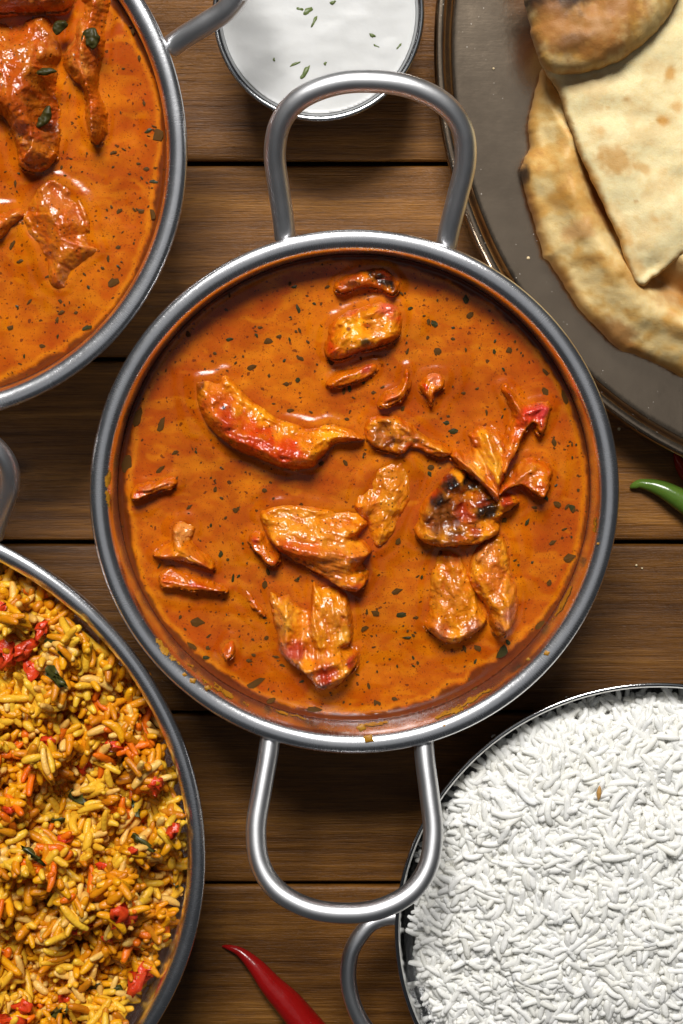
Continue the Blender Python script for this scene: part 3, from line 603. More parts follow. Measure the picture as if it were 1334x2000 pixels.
def make_curry(name, label, pieces, px, py, cx, cy, Rin, zs, name_piece_group, flakes, seed, oil_side, nrand):
    a = np.linspace(0, 2*np.pi, 160, endpoint=False)
    ox, oy = to_img(cx+Rin*np.cos(a), cy+Rin*np.sin(a), zs)
    polys = []
    for i, p in enumerate(pieces):
        top, colour = piece_funcs(p, None, seed+i*7)
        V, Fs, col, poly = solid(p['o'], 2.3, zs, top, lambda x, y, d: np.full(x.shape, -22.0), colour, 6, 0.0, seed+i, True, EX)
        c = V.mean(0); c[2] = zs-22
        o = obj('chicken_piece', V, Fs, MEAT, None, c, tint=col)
        tag(o, p['label'], 'chicken piece', name_piece_group); polys.append(poly)
    def near(x, y):
        d = np.full(x.shape, -1e3)
        for P in polys:
            lo = P.min(0)-60; hi = P.max(0)+60; m = (x > lo[0]) & (x < hi[0]) & (y > lo[1]) & (y < hi[1])
            if m.any():
                dd = d.copy(); dd[m] = np.maximum(d[m], sdist(x[m], y[m], P)[0]); d = dd
        return d
    st = {}
    def top(x, y, d):
        nd = near(x, y); st['nd'] = nd
        h = (fbm(x/80, y/80, seed+60, 2)-.5)*8 + (fbm(x/26, y/26, seed+61, 2)-.5)*1.4
        h = h*sst(0, 40, d) + 1.0*np.exp(-(np.abs(nd)/9)**2) + 5*np.exp(-(np.abs(nd)/34)**2) + 1.3*np.sin(nd/6.5+2*fbm(x/40, y/40, seed+66, 2))*np.exp(-((np.abs(nd)-16)/16)**2)
        h = h - 4*sst(18, 0, d)*1.0 + 5*np.exp(-((d)/5)**2)          # slight dip then the film climbs the wall
        return h
    def colour(x, y, d, z):
        n = fbm(x/60, y/60, seed+70); n2 = fbm(x/18, y/18, seed+71); n3 = fbm(x/30+9, y/30, seed+72)
        c = mixc((.39, .070, .0012), (.59, .155, .0020), sst(.30, .70, n*.6+.4*fbm(x/150+3, y/110, seed+77, 2)))
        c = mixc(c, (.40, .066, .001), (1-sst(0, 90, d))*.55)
        wx_ = x+40*fbm(x/50, y/50, seed+80, 2); wy_ = y+40*fbm(x/50+9, y/50, seed+81, 2)
        c = mixc(c, (.43, .066, .0015), sst(.56, .72, fbm(wx_/44, wy_/18, seed+82, 2))*.45); c = mixc(c, (.64, .21, .0035), sst(.58, .74, fbm(wx_/54+5, wy_/20, seed+83, 2))*.4)
        ang = np.arctan2(y-py, x-px)
        wdt = oil_side(ang)*(.45+1.3*n3)                              # pools of separated oil against the wall
        k = 1-sst(wdt*.8, wdt*1.0+2, d+8*(n2-.5))
        c = mixc(c, OIL, k*.92)
        k2 = np.exp(-((d-wdt-6)/5)**2)*.5; c = mixc(c, (.70, .25, .005), k2)
        return c
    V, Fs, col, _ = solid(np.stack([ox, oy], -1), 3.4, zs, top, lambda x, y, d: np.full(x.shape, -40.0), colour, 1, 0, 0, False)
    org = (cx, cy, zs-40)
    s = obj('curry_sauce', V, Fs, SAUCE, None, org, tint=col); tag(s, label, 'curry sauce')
    # herb flakes: parts of the sauce, sharing a few shapes
    shapes = []
    for k in range(7):
        n = 8; ang = np.linspace(0, 2*np.pi, n, endpoint=False)+RNG.uniform(-.25, .25, n); r = RNG.uniform(.55, 1.1, n)
        ring = np.stack([r*np.cos(ang), r*np.sin(ang)*.8], -1)
        Vv = np.concatenate([np.c_[ring, np.full(n, -1.2)], np.c_[ring*.92, np.full(n, 1.0)+RNG.uniform(-.3, .5, n)], [[0, 0, 1.5]]])
        q = np.arange(n); Fq = np.stack([q, (q+1) % n, n+(q+1) % n, n+q], -1); Ft = np.stack([n+q, n+(q+1) % n, np.full(n, 2*n)], -1)
        shapes.append((Vv, [Fq, Ft]))
    meshes = {m.name: [mesh_data('herb_flake', v, f, m, smooth=False) for v, f in shapes] for m in (HERB, LEAF)}
    fl = list(flakes)
    Rimg = np.hypot(ox-px, oy-py).mean(); tries = 0
    while nrand > 0 and tries < 9000:
        tries += 1
        r = Rimg*.97*math.sqrt(random.random()); q = random.random()*6.283; x, y = px+r*math.cos(q), py+r*math.sin(q)
        if not (-40 < x < 1374 and -40 < y < 2040): continue
        if near(np.array([x]), np.array([y]))[0] > -6 or float(fbm(np.array([x/55]), np.array([y/55]), seed+5, 2)[0]) < random.uniform(.28, .60): continue
        fl.append((x, y, random.choice((3, 3.5, 4, 5, 6, 8, 11) if seed == 100 else (3, 3.5, 4, 5, 6)), random.uniform(0, 180), random.uniform(.45, .95))); nrand -= 1
    for (x, y, sz, rot, asp) in fl:
        wx, wy = at(x, y, zs); h = float(top(np.array([x]), np.array([y]), np.array([60.0]))[0])
        me = random.choice(meshes['dried_herb' if random.random() < .75 else 'wet_herb_leaf'])
        o = put('herb_flake', me, s, np.array([float(wx), float(wy), zs+h-.1])-np.array(org))
        o.rotation_euler = (0, 0, math.radians(rot)); o.scale = (sz, sz*asp, 1.3)
    return s, org
mp = pan_main = main
_, MX, MY, MR, Minner = main
FL1 = [(316,830,20,70,.5),(248,905,30,80,.45),(268,818,26,70,.5),(312,918,15,40,.5),(342,884,12,30,.5),(490,718,13,20,.7),(545,657,7,0,.8),(583,603,12,110,.5),(575,560,8,0,.6),(508,640,7,0,.6),(447,663,10,10,.6),
 (855,686,12,30,.85),(885,662,7,0,.6),(1064,764,14,130,.6),(1103,778,20,110,.45),(672,762,10,80,.5),(566,802,10,10,.7),(795,687,9,70,.5),(385,1216,17,0,.8),(352,1205,8,60,.6),(376,1262,14,150,.45),(402,1283,9,10,.6),
 (455,1130,12,80,.4),(530,1100,12,20,.8),(796,1245,12,-5,.4),(907,1266,14,110,.4),(981,1271,19,40,.8),(1112,1090,15,20,.8),(1053,1222,16,40,.6),(775,1155,14,20,.6),(784,1200,16,10,.5),(813,1205,10,0,.5),(640,830,8,20,.6),
 (1080,1060,10,30,.6),(1107,990,9,60,.5),(862,968,7,20,.6),(905,1165,10,30,.8),(540,1282,10,170,.4),(720,1340,9,110,.5),(770,1365,8,0,.7),(930,1345,10,20,.5),(475,830,7,20,.6),(345,935,8,60,.4),(370,990,9,40,.5),(590,1330,10,20,.4),(1010,1310,12,30,.5),(612,1385,20,0,.4),(500,1335,26,30,.45),(530,1368,16,30,.4),(950,805,8,90,.5),(1030,1020,10,60,.5),(1016,1345,8,0,.5),(420,690,6,0,.7),(640,560,9,20,.5),(585,645,9,120,.4)]
def oil1(a):                       # widths of the oil pools round the wall of the main pan
    d = np.degrees(a); w = 4+0*d
    w = w + 12*np.exp(-((d-80)/30)**2) + 18*np.exp(-((d-52)/14)**2) + 9*np.exp(-((d-128)/14)**2)
    w = w + 12*np.exp(-((np.abs(d)-172)/16)**2) + 8*np.exp(-((d+60)/50)**2)
    return w
RIN = MR-45
sauce1, sorg1 = make_curry('curry_sauce', 'creamy orange curry sauce with dark herb flecks filling the main centre pan', PIECES, 690, 945, MX, MY, RIN, ZS, 'chicken pieces in the main curry', FL1, 100, oil1, 210)
_, UX, UY, UR, _ = upper
FL2 = [(308,265,16,80,.9),(222,551,14,30,.9),(82,676,8,0,.9),(170,640,12,20,.6),(120,610,8,20,.6),(233,412,8,40,.8),(275,412,9,0,.7),(24,478,12,60,.5),(150,458,12,60,.5),(222,298,8,20,.6),(272,115,7,100,.6),(298,420,14,100,.5),(300,355,9,0,.7),(260,63,7,90,.7),(212,505,8,90,.6),(57,590,9,50,.4),(40,510,8,10,.6),(290,255,9,20,.6),(30,360,9,90,.4),(285,330,7,0,.8),(270,320,6,0,.8),(5,445,9,30,.7),(96,540,8,20,.5),(20,640,9,20,.7)]
sauce2, sorg2 = make_curry('curry_sauce', 'glossy orange curry sauce with tiny dark specks in the upper left pan', PIECES2, -165, 270, UX, UY, UR-43, ZS2, 'chicken pieces in the upper left curry', FL2, 300, lambda a: 9+5*np.sin(a*7)+0*a, 70)
# wilted dark leaves on the upper left curry
def leaf(o, z, h, label):
    V, Fs, col, _ = solid(o, 2.4, z, lambda x, y, d: h+5*(1-np.exp(-d/4))+5*(fbm(x/9, y/9, 5)-.5)*2, lambda x, y, d: np.full(x.shape, h-6.0), lambda x, y, d, zz: np.tile((.03, .04, .012), (len(x), 1)), 5, 3, 3)
    c = V.mean(0); t = obj('herb_leaf', V, Fs, LEAF, None, c); tag(t, label, 'herb leaf', 'wilted dark leaves on the upper left curry')
leaf([(166,84),(178,66),(194,64),(202,74),(202,96),(190,106),(180,100),(173,94)], ZS2, 52, 'largest dark green leaf on the narrow piece in the upper left curry')
leaf([(112,62),(124,48),(140,52),(142,62),(128,70),(118,76)], ZS2, 46, 'small dark green leaf curl between the two upper left chicken pieces')
leaf([(86,152),(96,142),(112,142),(124,150),(110,154),(98,158)], ZS2, 62, 'thin dark leaf shred on the ridge of the largest upper left chicken chunk')
leaf([(80,252),(86,232),(100,212),(110,216),(108,238),(96,252)], ZS2, 44, 'oval dark leaf on the shaded side of the largest upper left chicken chunk')

# dried sauce on the wall and rim of the main pan
def smear(a0, a1, t0, t1, thr, seed, fine=22.0):
    """a broken crust lying on the inner wall; angles in degrees, t from 0 (rim top) to 1 (down at the sauce)"""
    H = HM; R = MR; k = .90; prof = crom([(R-21*k, H), (R-29*k, H-1.6), (R-36*k, H-5), (R-41*k, H-10), (R-44*k, H-17), (R-46*k, H-28), (R-48*k, H-60), (R-51*k, H-100)], 8)
    L = np.concatenate([[0], np.cumsum(np.hypot(*np.diff(prof, axis=0).T))]); L /= L[-1]
    na = max(6, int(abs(a1-a0)*9)); nt = 48
    A, Tt = np.meshgrid(np.radians(np.linspace(a0, a1, na)), np.linspace(t0, t1, nt), indexing='ij')
    r = np.interp(Tt, L, prof[:, 0]); z = np.interp(Tt, L, prof[:, 1])
    n = fbm(A*R/fine, Tt*110/fine, seed, 6)*.75+.25*fbm(A*R/5, Tt*22, seed+60, 3); ea = np.minimum(A-A.min(), A.max()-A)/(A.max()-A.min()+1e-9)
    et = np.minimum(Tt-t0, t1-Tt)/(t1-t0); m = n*(.35+.65*np.clip(ea*2.6, 0, 1))*(.35+.65*np.clip(et*2.2, .0, 1)) > thr
    rr = r-.6-1.2*n; zz = z+.6+.6*n
    V = np.stack([MX+rr*np.cos(A), MY+rr*np.sin(A), zz], -1).reshape(-1, 3)
    q = (m[:-1, :-1] & m[1:, :-1] & m[:-1, 1:] & m[1:, 1:]); i, j = np.nonzero(q)
    if len(i) == 0: return None
    Fq = np.stack([i*nt+j, (i+1)*nt+j, (i+1)*nt+j+1, i*nt+j+1], -1)
    used, inv = np.unique(Fq, return_inverse=True)
    return V[used], inv.reshape(Fq.shape)
for (a0, a1, t0, t1, thr, sd) in [(-76, -48, .10, .62, .37, 1), (-140, -112, .10, .7, .40, 2), (-36, -14, .3, .95, .38, 3), (-10, -4, .14, .5, .33, 6), (-118, -96, .5, .95, .42, 4), (-92, -76, .45, .9, .42, 8), (168, 186, .05, .3, .44, 5), (-146, -134, .02, .3, .37, 9)]:
    r = smear(a0, a1, t0, t1, thr, sd)
    if r:
        o = obj('dried_smear', r[0], r[1], CRUST, sauce1, sorg1); o['kind'] = 'stuff'
def drop(px, py, rx, z, k=.4):
    x, y = at(px, py, z); r = rx*float(scale_at(px, py, z)); V = []; n = 12
    for i in range(5):
        f = i/4*math.pi/2
        for q in range(n):
            w = 1+.22*math.sin(q*2.1+px); V.append((float(x)+r*w*math.cos(f)*math.cos(6.283*q/n), float(y)+r*w*math.cos(f)*math.sin(6.283*q/n)*.85, z-1+r*k*math.sin(f)))
    i, j = np.meshgrid(np.arange(4), np.arange(n), indexing='ij'); Fq = np.stack([i*n+j, i*n+(j+1) % n, (i+1)*n+(j+1) % n, (i+1)*n+j], -1).reshape(-1, 4)
    obj('sauce_drop', V, Fq, CRUST, sauce1, sorg1)
for d in [(706, 1422, 9, HM-6), (720, 1443, 10, HM), (1068, 1276, 6, HM), (1032, 1288, 4, HM-4), (868, 1418, 3, HM-1), (898, 1402, 3.5, HM-3), (915, 1392, 3, HM-3), (376, 1330, 7, HM-2), (405, 1344, 6, HM), (360, 1318, 5, HM-2), (1168, 1062, 3, HM)]: drop(*d)
sd = sauce2
_c = None

# ------------------------------------------------------------------ rice
def grain_shape(L, r, bend, seed, ns=7, nr=7):
    rg = np.random.default_rng(seed); V = []
    for i in range(nr):
        t = i/(nr-1)*2-1; prof = (1-abs(t)**4*.36)*(1+.05*rg.normal())
        cx = t*L/2; cy = bend*(t*t-.4)*L; 
        for k in range(ns):
            a = 6.2832*k/ns; V.append((cx, cy+r*prof*math.cos(a), r*.9*prof*math.sin(a)))
    V.append((-L/2-r*.30, bend*.6*L, 0)); V.append((L/2+r*.30, bend*.6*L, 0)); n0 = nr*ns
    i, k = np.meshgrid(np.arange(nr-1), np.arange(ns), indexing='ij'); k2 = (k+1) % ns
    Fq = np.stack([i*ns+k, (i+1)*ns+k, (i+1)*ns+k2, i*ns+k2], -1).reshape(-1, 4); k = np.arange(ns)
    Ft = np.concatenate([np.stack([np.full(ns, n0), k, (k+1) % ns], -1), np.stack([np.full(ns, n0+1), (nr-1)*ns+(k+1) % ns, (nr-1)*ns+k], -1)])
    return np.array(V), Fq, Ft
def euler_mats(rx, ry, rz):
    cx, sx, cy, sy, cz, sz = np.cos(rx), np.sin(rx), np.cos(ry), np.sin(ry), np.cos(rz), np.sin(rz)
    Rm = np.zeros((len(rx), 3, 3))
    Rm[:, 0, 0] = cz*cy; Rm[:, 0, 1] = cz*sy*sx-sz*cx; Rm[:, 0, 2] = cz*sy*cx+sz*sx
    Rm[:, 1, 0] = sz*cy; Rm[:, 1, 1] = sz*sy*sx+cz*cx; Rm[:, 1, 2] = sz*sy*cx-cz*sx
    Rm[:, 2, 0] = -sy; Rm[:, 2, 1] = cy*sx; Rm[:, 2, 2] = cy*cx
    return Rm
def rice_heap(name, label, mat, cx, cy, R, hfun, spacing, layers, drop_, shapes, colours, weights, keep_n, seed, z_base, pitch, frame_pad=260, clump=None, base_col=(.7, .68, .6), end_mul=(1, 1, 1), margin=30, base_in=60, wall=lambda z: np.full(z.shape, 1e9), wall_gap=22):
    rg = np.random.default_rng(seed); pts = []
    for l in range(layers):
        g = np.arange(-R, R, spacing); X, Y = np.meshgrid(g, g); X = X.ravel()+rg.uniform(-.6, .6, X.size)*spacing; Y = Y.ravel()+rg.uniform(-.6, .6, Y.size)*spacing
        m = np.hypot(X, Y) < R-margin; pts.append(np.c_[X[m], Y[m], -drop_*l+rg.normal(0, drop_*.42, m.sum())])
    P = np.concatenate(pts); h = hfun(P[:, 0], P[:, 1]); off = P[:, 2]; P = np.c_[P[:, 0]+cx, P[:, 1]+cy, h+off]
    ix, iy = to_img(P[:, 0], P[:, 1], P[:, 2]); m = (ix > -frame_pad) & (ix < 1334+frame_pad) & (iy > -frame_pad) & (iy < 2000+frame_pad)
    m &= np.hypot(P[:, 0]-cx, P[:, 1]-cy)+wall_gap < wall(P[:, 2])
    P, off, ix, iy = P[m], off[m], ix[m], iy[m]; n = len(P)
    rz = rg.uniform(0, 6.283, n); ry = rg.normal(0, pitch, n); rx = rg.uniform(0, 6.283, n)*0+rg.normal(0, .6, n)
    # follow the slope of the heap a little
    si = rg.integers(0, len(shapes), n); sc = rg.uniform(.80, 1.16, n)
    if clump is None: ci = rg.choice(len(colours), n, p=weights)
    else: ci = clump(P[:, 0], P[:, 1], rg, n)
    infr = (ix > 0) & (ix < 1334) & (iy > 0) & (iy < 2000)
    score = np.where(infr, off-np.abs(ry)*6, -1e9); big = np.argsort(-score)[:keep_n]; isbig = np.zeros(n, bool); isbig[big] = True
    root = thing(name, label, 'rice', (cx, cy, z_base)); org = np.array((cx, cy, z_base))
    def grad(V, c):
        t = np.clip(V[:, 0]/70+.5, 0, 1)[None, :, None]; e = np.asarray(end_mul)
        return c[:, None, :]*(1-t*(1-e))
    Rm = euler_mats(rx, ry, rz); VV, QQ, TT, CC = [], [], [], []; o0 = 0
    for s, (V, Fq, Ft) in enumerate(shapes):
        idx = np.nonzero((si == s) & ~isbig)[0]
        if not len(idx): continue
        v = np.einsum('nij,vj->nvi', Rm[idx], V)*sc[idx, None, None]+P[idx, None, :]; k = len(V)
        VV.append(v.reshape(-1, 3)); add = o0+np.arange(len(idx))[:, None, None]*k
        QQ.append((Fq[None]+add).reshape(-1, 4)); TT.append((Ft[None]+add).reshape(-1, 3)); o0 += len(idx)*k
        jit = rg.uniform(*((.96, 1.02) if end_mul == (1, 1, 1) else (.9, 1.08)), (len(idx), 1, 1)); CC.append((grad(V, np.asarray(colours)[ci[idx]])*jit).reshape(-1, 3))
    o = obj('loose_grains', np.concatenate(VV), [np.concatenate(QQ), np.concatenate(TT)], mat, root, org, tint=np.clip(np.concatenate(CC), 0, .99)); o['kind'] = 'stuff'
    cache = {}
    for i in big:
        key = (si[i], ci[i])
        if key not in cache: V, Fq, Ft = shapes[si[i]]; cache[key] = mesh_data('rice_grain', V, [Fq, Ft], mat, tint=grad(V, np.asarray(colours[ci[i]])[None])[0])
        g = put('rice_grain', cache[key], root, P[i]-org); g.rotation_euler = (rx[i], ry[i], rz[i]); g.scale = (sc[i],)*3
    # the packed rice underneath
    q = np.linspace(0, 2*np.pi, 72, endpoint=False); rr = np.linspace(.02, 1, 40)
    V = []
    for r_ in rr:
        x = (R-base_in)*r_*np.cos(q); y = (R-base_in)*r_*np.sin(q); V.append(np.stack([x+cx, y+cy, hfun(x, y)-drop_*(layers-.4)], -1))
    V = np.concatenate(V); V = np.concatenate([V, [[cx, cy, hfun(np.array([0.]), np.array([0.]))[0]-drop_*layers]]]); m_ = len(rr); k = 72
    i, j = np.meshgrid(np.arange(m_-1), np.arange(k), indexing='ij'); Fq = np.stack([i*k+j, (i+1)*k+j, (i+1)*k+(j+1) % k, i*k+(j+1) % k], -1).reshape(-1, 4); j = np.arange(k)
    obj('packed_rice', V, [Fq, np.stack([np.full(k, len(V)-1), j, (j+1) % k], -1)], mat, root, org, tint=np.tile(base_col, (len(V), 1)))
    return root, org
_, BX, BY, BR = rb
wshapes = [grain_shape(L, r, b, 10+i) for i, (L, r, b) in enumerate([(52, 7.2, .02), (60, 7.0, .05), (42, 7.5, -.03), (54, 7.0, .11), (32, 7.7, .03), (64, 6.9, -.06), (22, 7.5, .0), (48, 7.2, .17)])]
def wh(x, y):
    r = np.hypot(x, y)/BR
    h = RB-58 + 100*(1-np.clip(r, 0, 1)**2)**.9 + (fbm(x/120+4, y/120+7, 800)-.5)*50 + (fbm(x/45, y/45, 801)-.5)*20
    return h - 55*sst(.80, 1.0, r)*sst(-.2, -.75, y/BR)*1.0 - 18*sst(.86, 1.0, r) - 26*sst(.74, 1.0, r)*sst(-.1, .6, y/BR)
white, worg = rice_heap('white_rice', 'fluffy heap of plain white long-grain rice in the bowl at lower right', RICE, BX, BY, BR*.965, wh, 17, 5, 5.5, wshapes,
    [(.985, .98, .95), (.99, .985, .965), (.975, .965, .92)], (.45, .35, .2), 280, 5, RB-60, .18, base_col=(.93, .90, .80), margin=14, wall=lambda z: np.interp(z, [12, 30, 86, 160, RB], [BR*.5, BR*.68, BR*.86, BR*.95, BR*.97]))
def cumin(px, py, z, rot):
    x, y = at(px, py, z); V, Fq, Ft = grain_shape(30, 5.6, .0, 77, 8, 9)
    nr = 9
    for i in range(nr):
        t = i/(nr-1)*2-1; V[i*8:(i+1)*8, 1:] *= (1-abs(t)**1.7*.75)/(1-abs(t)**4*.36)
    o = put('cumin_seed', mesh_data('cumin_seed', V, [Fq, Ft], CUMIN), None, (float(x), float(y), z)); o.rotation_euler = (0, 0, math.radians(rot))
    return tag(o, 'single brown cumin seed lying on top of the white rice', 'cumin seed')
ix, iy = at(1170, 1549, RB+30); cumin(1170, 1549, float(wh(np.array([ix-BX]), np.array([iy-BY]))[0])+16, 87)

_, PX, PY, PR, _ = pil
pshapes = [grain_shape(L, r, b, 30+i) for i, (L, r, b) in enumerate([(56, 8.3, .03), (66, 8.1, .06), (46, 8.8, -.04), (60, 8.1, .12), (36, 9, .04), (70, 8, -.06), (22, 8.8, .0), (50, 8.5, .18)])]
PC = [(.90, .45, .009), (.93, .60, .045), (.80, .33, .007), (.92, .62, .16), (.88, .20, .007), (.68, .26, .009)]
def ph(x, y):
    r = np.hypot(x, y)/PR
    h = 268 + 44*(1-np.clip(r, 0, 1)**2) + 84*(sst(.36, .64, fbm(x/125+2, y/125+31, 900))-.5) + 66*(sst(.34, .66, fbm(x/56, y/56, 902, 3))-.5)
    return np.minimum(h - 16*sst(.84, .98, r), 372)
def pclump(x, y, rg, n):
    f = fbm(x/80, y/80, 910)+rg.normal(0, .16, n); f2 = fbm(x/60+40, y/60, 911)+rg.normal(0, .17, n)
    ci = np.where(f > .60, 1, np.where(f > .48, 0, np.where(f > .38, 3, 2))); ci = np.where(f2 > .86, 4, ci); 
    ci = np.where(rg.random(n) < .10, 5, ci)
    for px, py in ((35, 1285), (85, 1225), (110, 1445), (160, 1500), (215, 1580), (240, 1765), (270, 1915), (30, 1975), (20, 1550), (150, 1800), (310, 1522)):
        tx, ty = at(px, py, 290); ci = np.where((np.hypot(x+PX-tx, y+PY-ty) < rg.uniform(10, 58, n)) & (rg.random(n) < .7), 4, ci)
    return ci
pilau, porg = rice_heap('yellow_rice', 'loose clumpy heap of yellow spiced rice with red tomato bits', PILAU, PX, PY, PR-46, ph, 19, 4, 11, pshapes, PC, None, 280, 6, 250, .62, clump=pclump, base_col=(.46, .15, .008), end_mul=(.95, .80, .6), margin=16, base_in=26)  # dark base colour paints shade into the valleys between the grains
def chunk(px, py, sz, rot, mat, nm, seed, asp=.6, lift=8, thick=.30):
    rg = np.random.default_rng(seed); x, y = at(px, py, 290); x, y = float(x), float(y)
    z = float(ph(np.array([x-PX]), np.array([y-PY]))[0])+lift; ns, nr = 9, 6; V = []
    for i in range(nr):
        th = math.pi*(i+.5)/nr
        for k in range(ns):
            a = 6.2832*k/ns; rr = sz*rg.uniform(.55, 1.2); V.append((rr*math.sin(th)*math.cos(a)+rg.normal(0, sz*.10), rr*asp*math.sin(th)*math.sin(a)+rg.normal(0, sz*.10), rr*thick*math.cos(th)+rg.normal(0, sz*.09)))
    i, k = np.meshgrid(np.arange(nr-1), np.arange(ns), indexing='ij'); k2 = (k+1) % ns
    Fq = np.stack([i*ns+k, (i+1)*ns+k, (i+1)*ns+k2, i*ns+k2], -1).reshape(-1, 4); V.append((0, 0, sz*thick*.8)); V.append((0, 0, -sz*thick)); k = np.arange(ns); n0 = nr*ns
    Ft = np.concatenate([np.stack([np.full(ns, n0), k, (k+1) % ns], -1), np.stack([np.full(ns, n0+1), (nr-1)*ns+(k+1) % ns, (nr-1)*ns+k], -1)])
    o = put(nm, mesh_data(nm, V, [Fq, Ft], mat), pilau, np.array((x, y, z))-porg); o.rotation_euler = (rg.uniform(-.7, .7), rg.uniform(-.6, .6), math.radians(rot))
for i, (a, b, s, r) in enumerate([(15,1275,26,70),(85,1225,17,60),(62,1298,22,-60),(50,1265,20,20),(100,1440,17,20),(220,1455,18,0),(137,1412,10,0),(160,1500,26,70),(215,1580,20,40),(150,1508,16,0),(310,1522,18,80),(240,1755,24,60),(250,1775,20,10),(345,1600,14,60),(80,1700,14,80),(265,1920,24,70),(285,1912,17,60),(160,1800,22,30),(20,1980,26,0),(45,1965,20,10),(210,1830,11,0),(35,1550,12,0),(8,1175,16,60),(120,1960,15,30),(290,1395,12,0),(60,1840,14,0),(130,1630,13,30),(200,1690,12,0),(265,1640,12,20)]):
    chunk(a, b, s*1.45, r, TOMATO, 'tomato_piece', 50+i, .6, 20)
for i, (a, b, s, r, asp) in enumerate([(112,1245,20,10,.35),(128,1268,12,-60,.3),(120,1305,24,-50,.35),(150,1570,22,-20,.5),(85,1635,24,-40,.35),(105,1605,18,20,.5),(262,1590,20,-70,.3),(285,1635,24,-30,.3),(40,1800,14,50,.4),(178,1935,17,30,.35),(335,1745,16,-70,.2),(110,1980,30,35,.15),(218,1945,18,20,.3)]):
    chunk(a, b, s*1.3, r, MINTD, 'herb_shred', 150+i, asp, 18, .14)

# ------------------------------------------------------------------ yoghurt
_, QX, QY, QR = yb
def yog():
    a = np.linspace(0, 2*np.pi, 90, endpoint=False); ri = QR-16.5; ox, oy = to_img(QX+ri*np.cos(a), QY+ri*np.sin(a), YB-16)
    V, Fs, col, _ = solid(np.stack([ox, oy], -1), 4, YB-16, lambda x, y, d: ((fbm((x+50*fbm(x/70, y/70, 45, 2))/60, y/34, 44, 2)-.5)*3.2+(fbm(x/22, y/22, 47, 2)-.5)*.6)*sst(0, 40, d)+2.5*np.exp(-d/4), lambda x, y, d: np.full(x.shape, -40.0), lambda x, y, d, z: np.tile((.86, .86, .85), (len(x), 1)), 1, 0, 0, False)
    org = (QX, QY, YB-56); o = obj('yoghurt', V, Fs, YOG, None, org); tag(o, 'white runny yoghurt with green herb bits in the small bowl', 'yoghurt')
    for i, (px, py, L, wd, rot) in enumerate([(598,24,16,9,20),(612,45,15,6,60),(585,18,8,6,0),(576,125,13,3,25),(596,142,20,5,65),(590,150,8,4,40),(727,69,8,4,-30),(735,90,8,3,-30),(778,92,9,5,50),(620,70,10,6,0),(525,42,6,5,0),(535,116,4,4,0),(635,124,4,4,0),(650,5,7,4,20)]):
        x, y = at(px, py, YB-16); n = 10; q = np.linspace(0, 2*np.pi, n, endpoint=False); k = 1+.18*np.sin(q*3+i)
        ring = np.stack([L*k*np.cos(q), wd*k*np.sin(q)], -1); Vv = np.concatenate([np.c_[ring, np.full(n, -3)], np.c_[ring*.9, np.full(n, 1.2)+.6*np.sin(q*2+i)], [[0, 0, 2.2]]])
        j = np.arange(n); b = put('herb_bit', mesh_data('herb_bit', Vv, [np.stack([j, (j+1) % n, n+(j+1) % n, n+j], -1), np.stack([n+j, n+(j+1) % n, np.full(n, 2*n)], -1)], MINT), o, np.array((float(x), float(y), YB-17.2))-np.array(org)); b.rotation_euler = (0, 0, math.radians(rot))
yog()

# ------------------------------------------------------------------ naan
CREAM = np.array((.66, .47, .19)); GOLD = np.array((.56, .27, .045)); TOAST = np.array((.36, .15, .035)); BURN = np.array((.03, .018, .014)); PALE = np.array((.78, .655, .36))
ZF = ZP-18
def naan_col(spots, edge, seed, base=CREAM, gold=.62, toast=.55):
    def f(x, y, d, z):
        n = fbm(x/34, y/34, seed); n2 = fbm(x/11, y/11, seed+3); c = mixc(base, GOLD, sst(.46, .72, n)*gold); c = mixc(c, TOAST, sst(.62, .82, n*.55+n2*.5)*toast)
        c = mixc(c, PALE, sst(.55, .40, n)*.4)
        if edge: c = mixc(c, GOLD*.85, (1-sst(0, edge, d+14*(n2-.5)))*.75)
        for (cx, cy, rx, ry, rot, cc, k) in spots:
            a = math.radians(rot); u = (x-cx)*math.cos(a)+(y-cy)*math.sin(a); v = -(x-cx)*math.sin(a)+(y-cy)*math.cos(a)
            q = np.hypot(u/rx, v/ry)+(n2-.5)*.65+(n-.5)*.45; c = mixc(c, np.asarray(cc), (1-sst(.35, 1.15, q))*k)
        return c
    return f
def edge_prof(d, w, H): q = np.clip(d/w, 0, 1); return H*np.sqrt(np.maximum(1-(1-q)**2, 0))
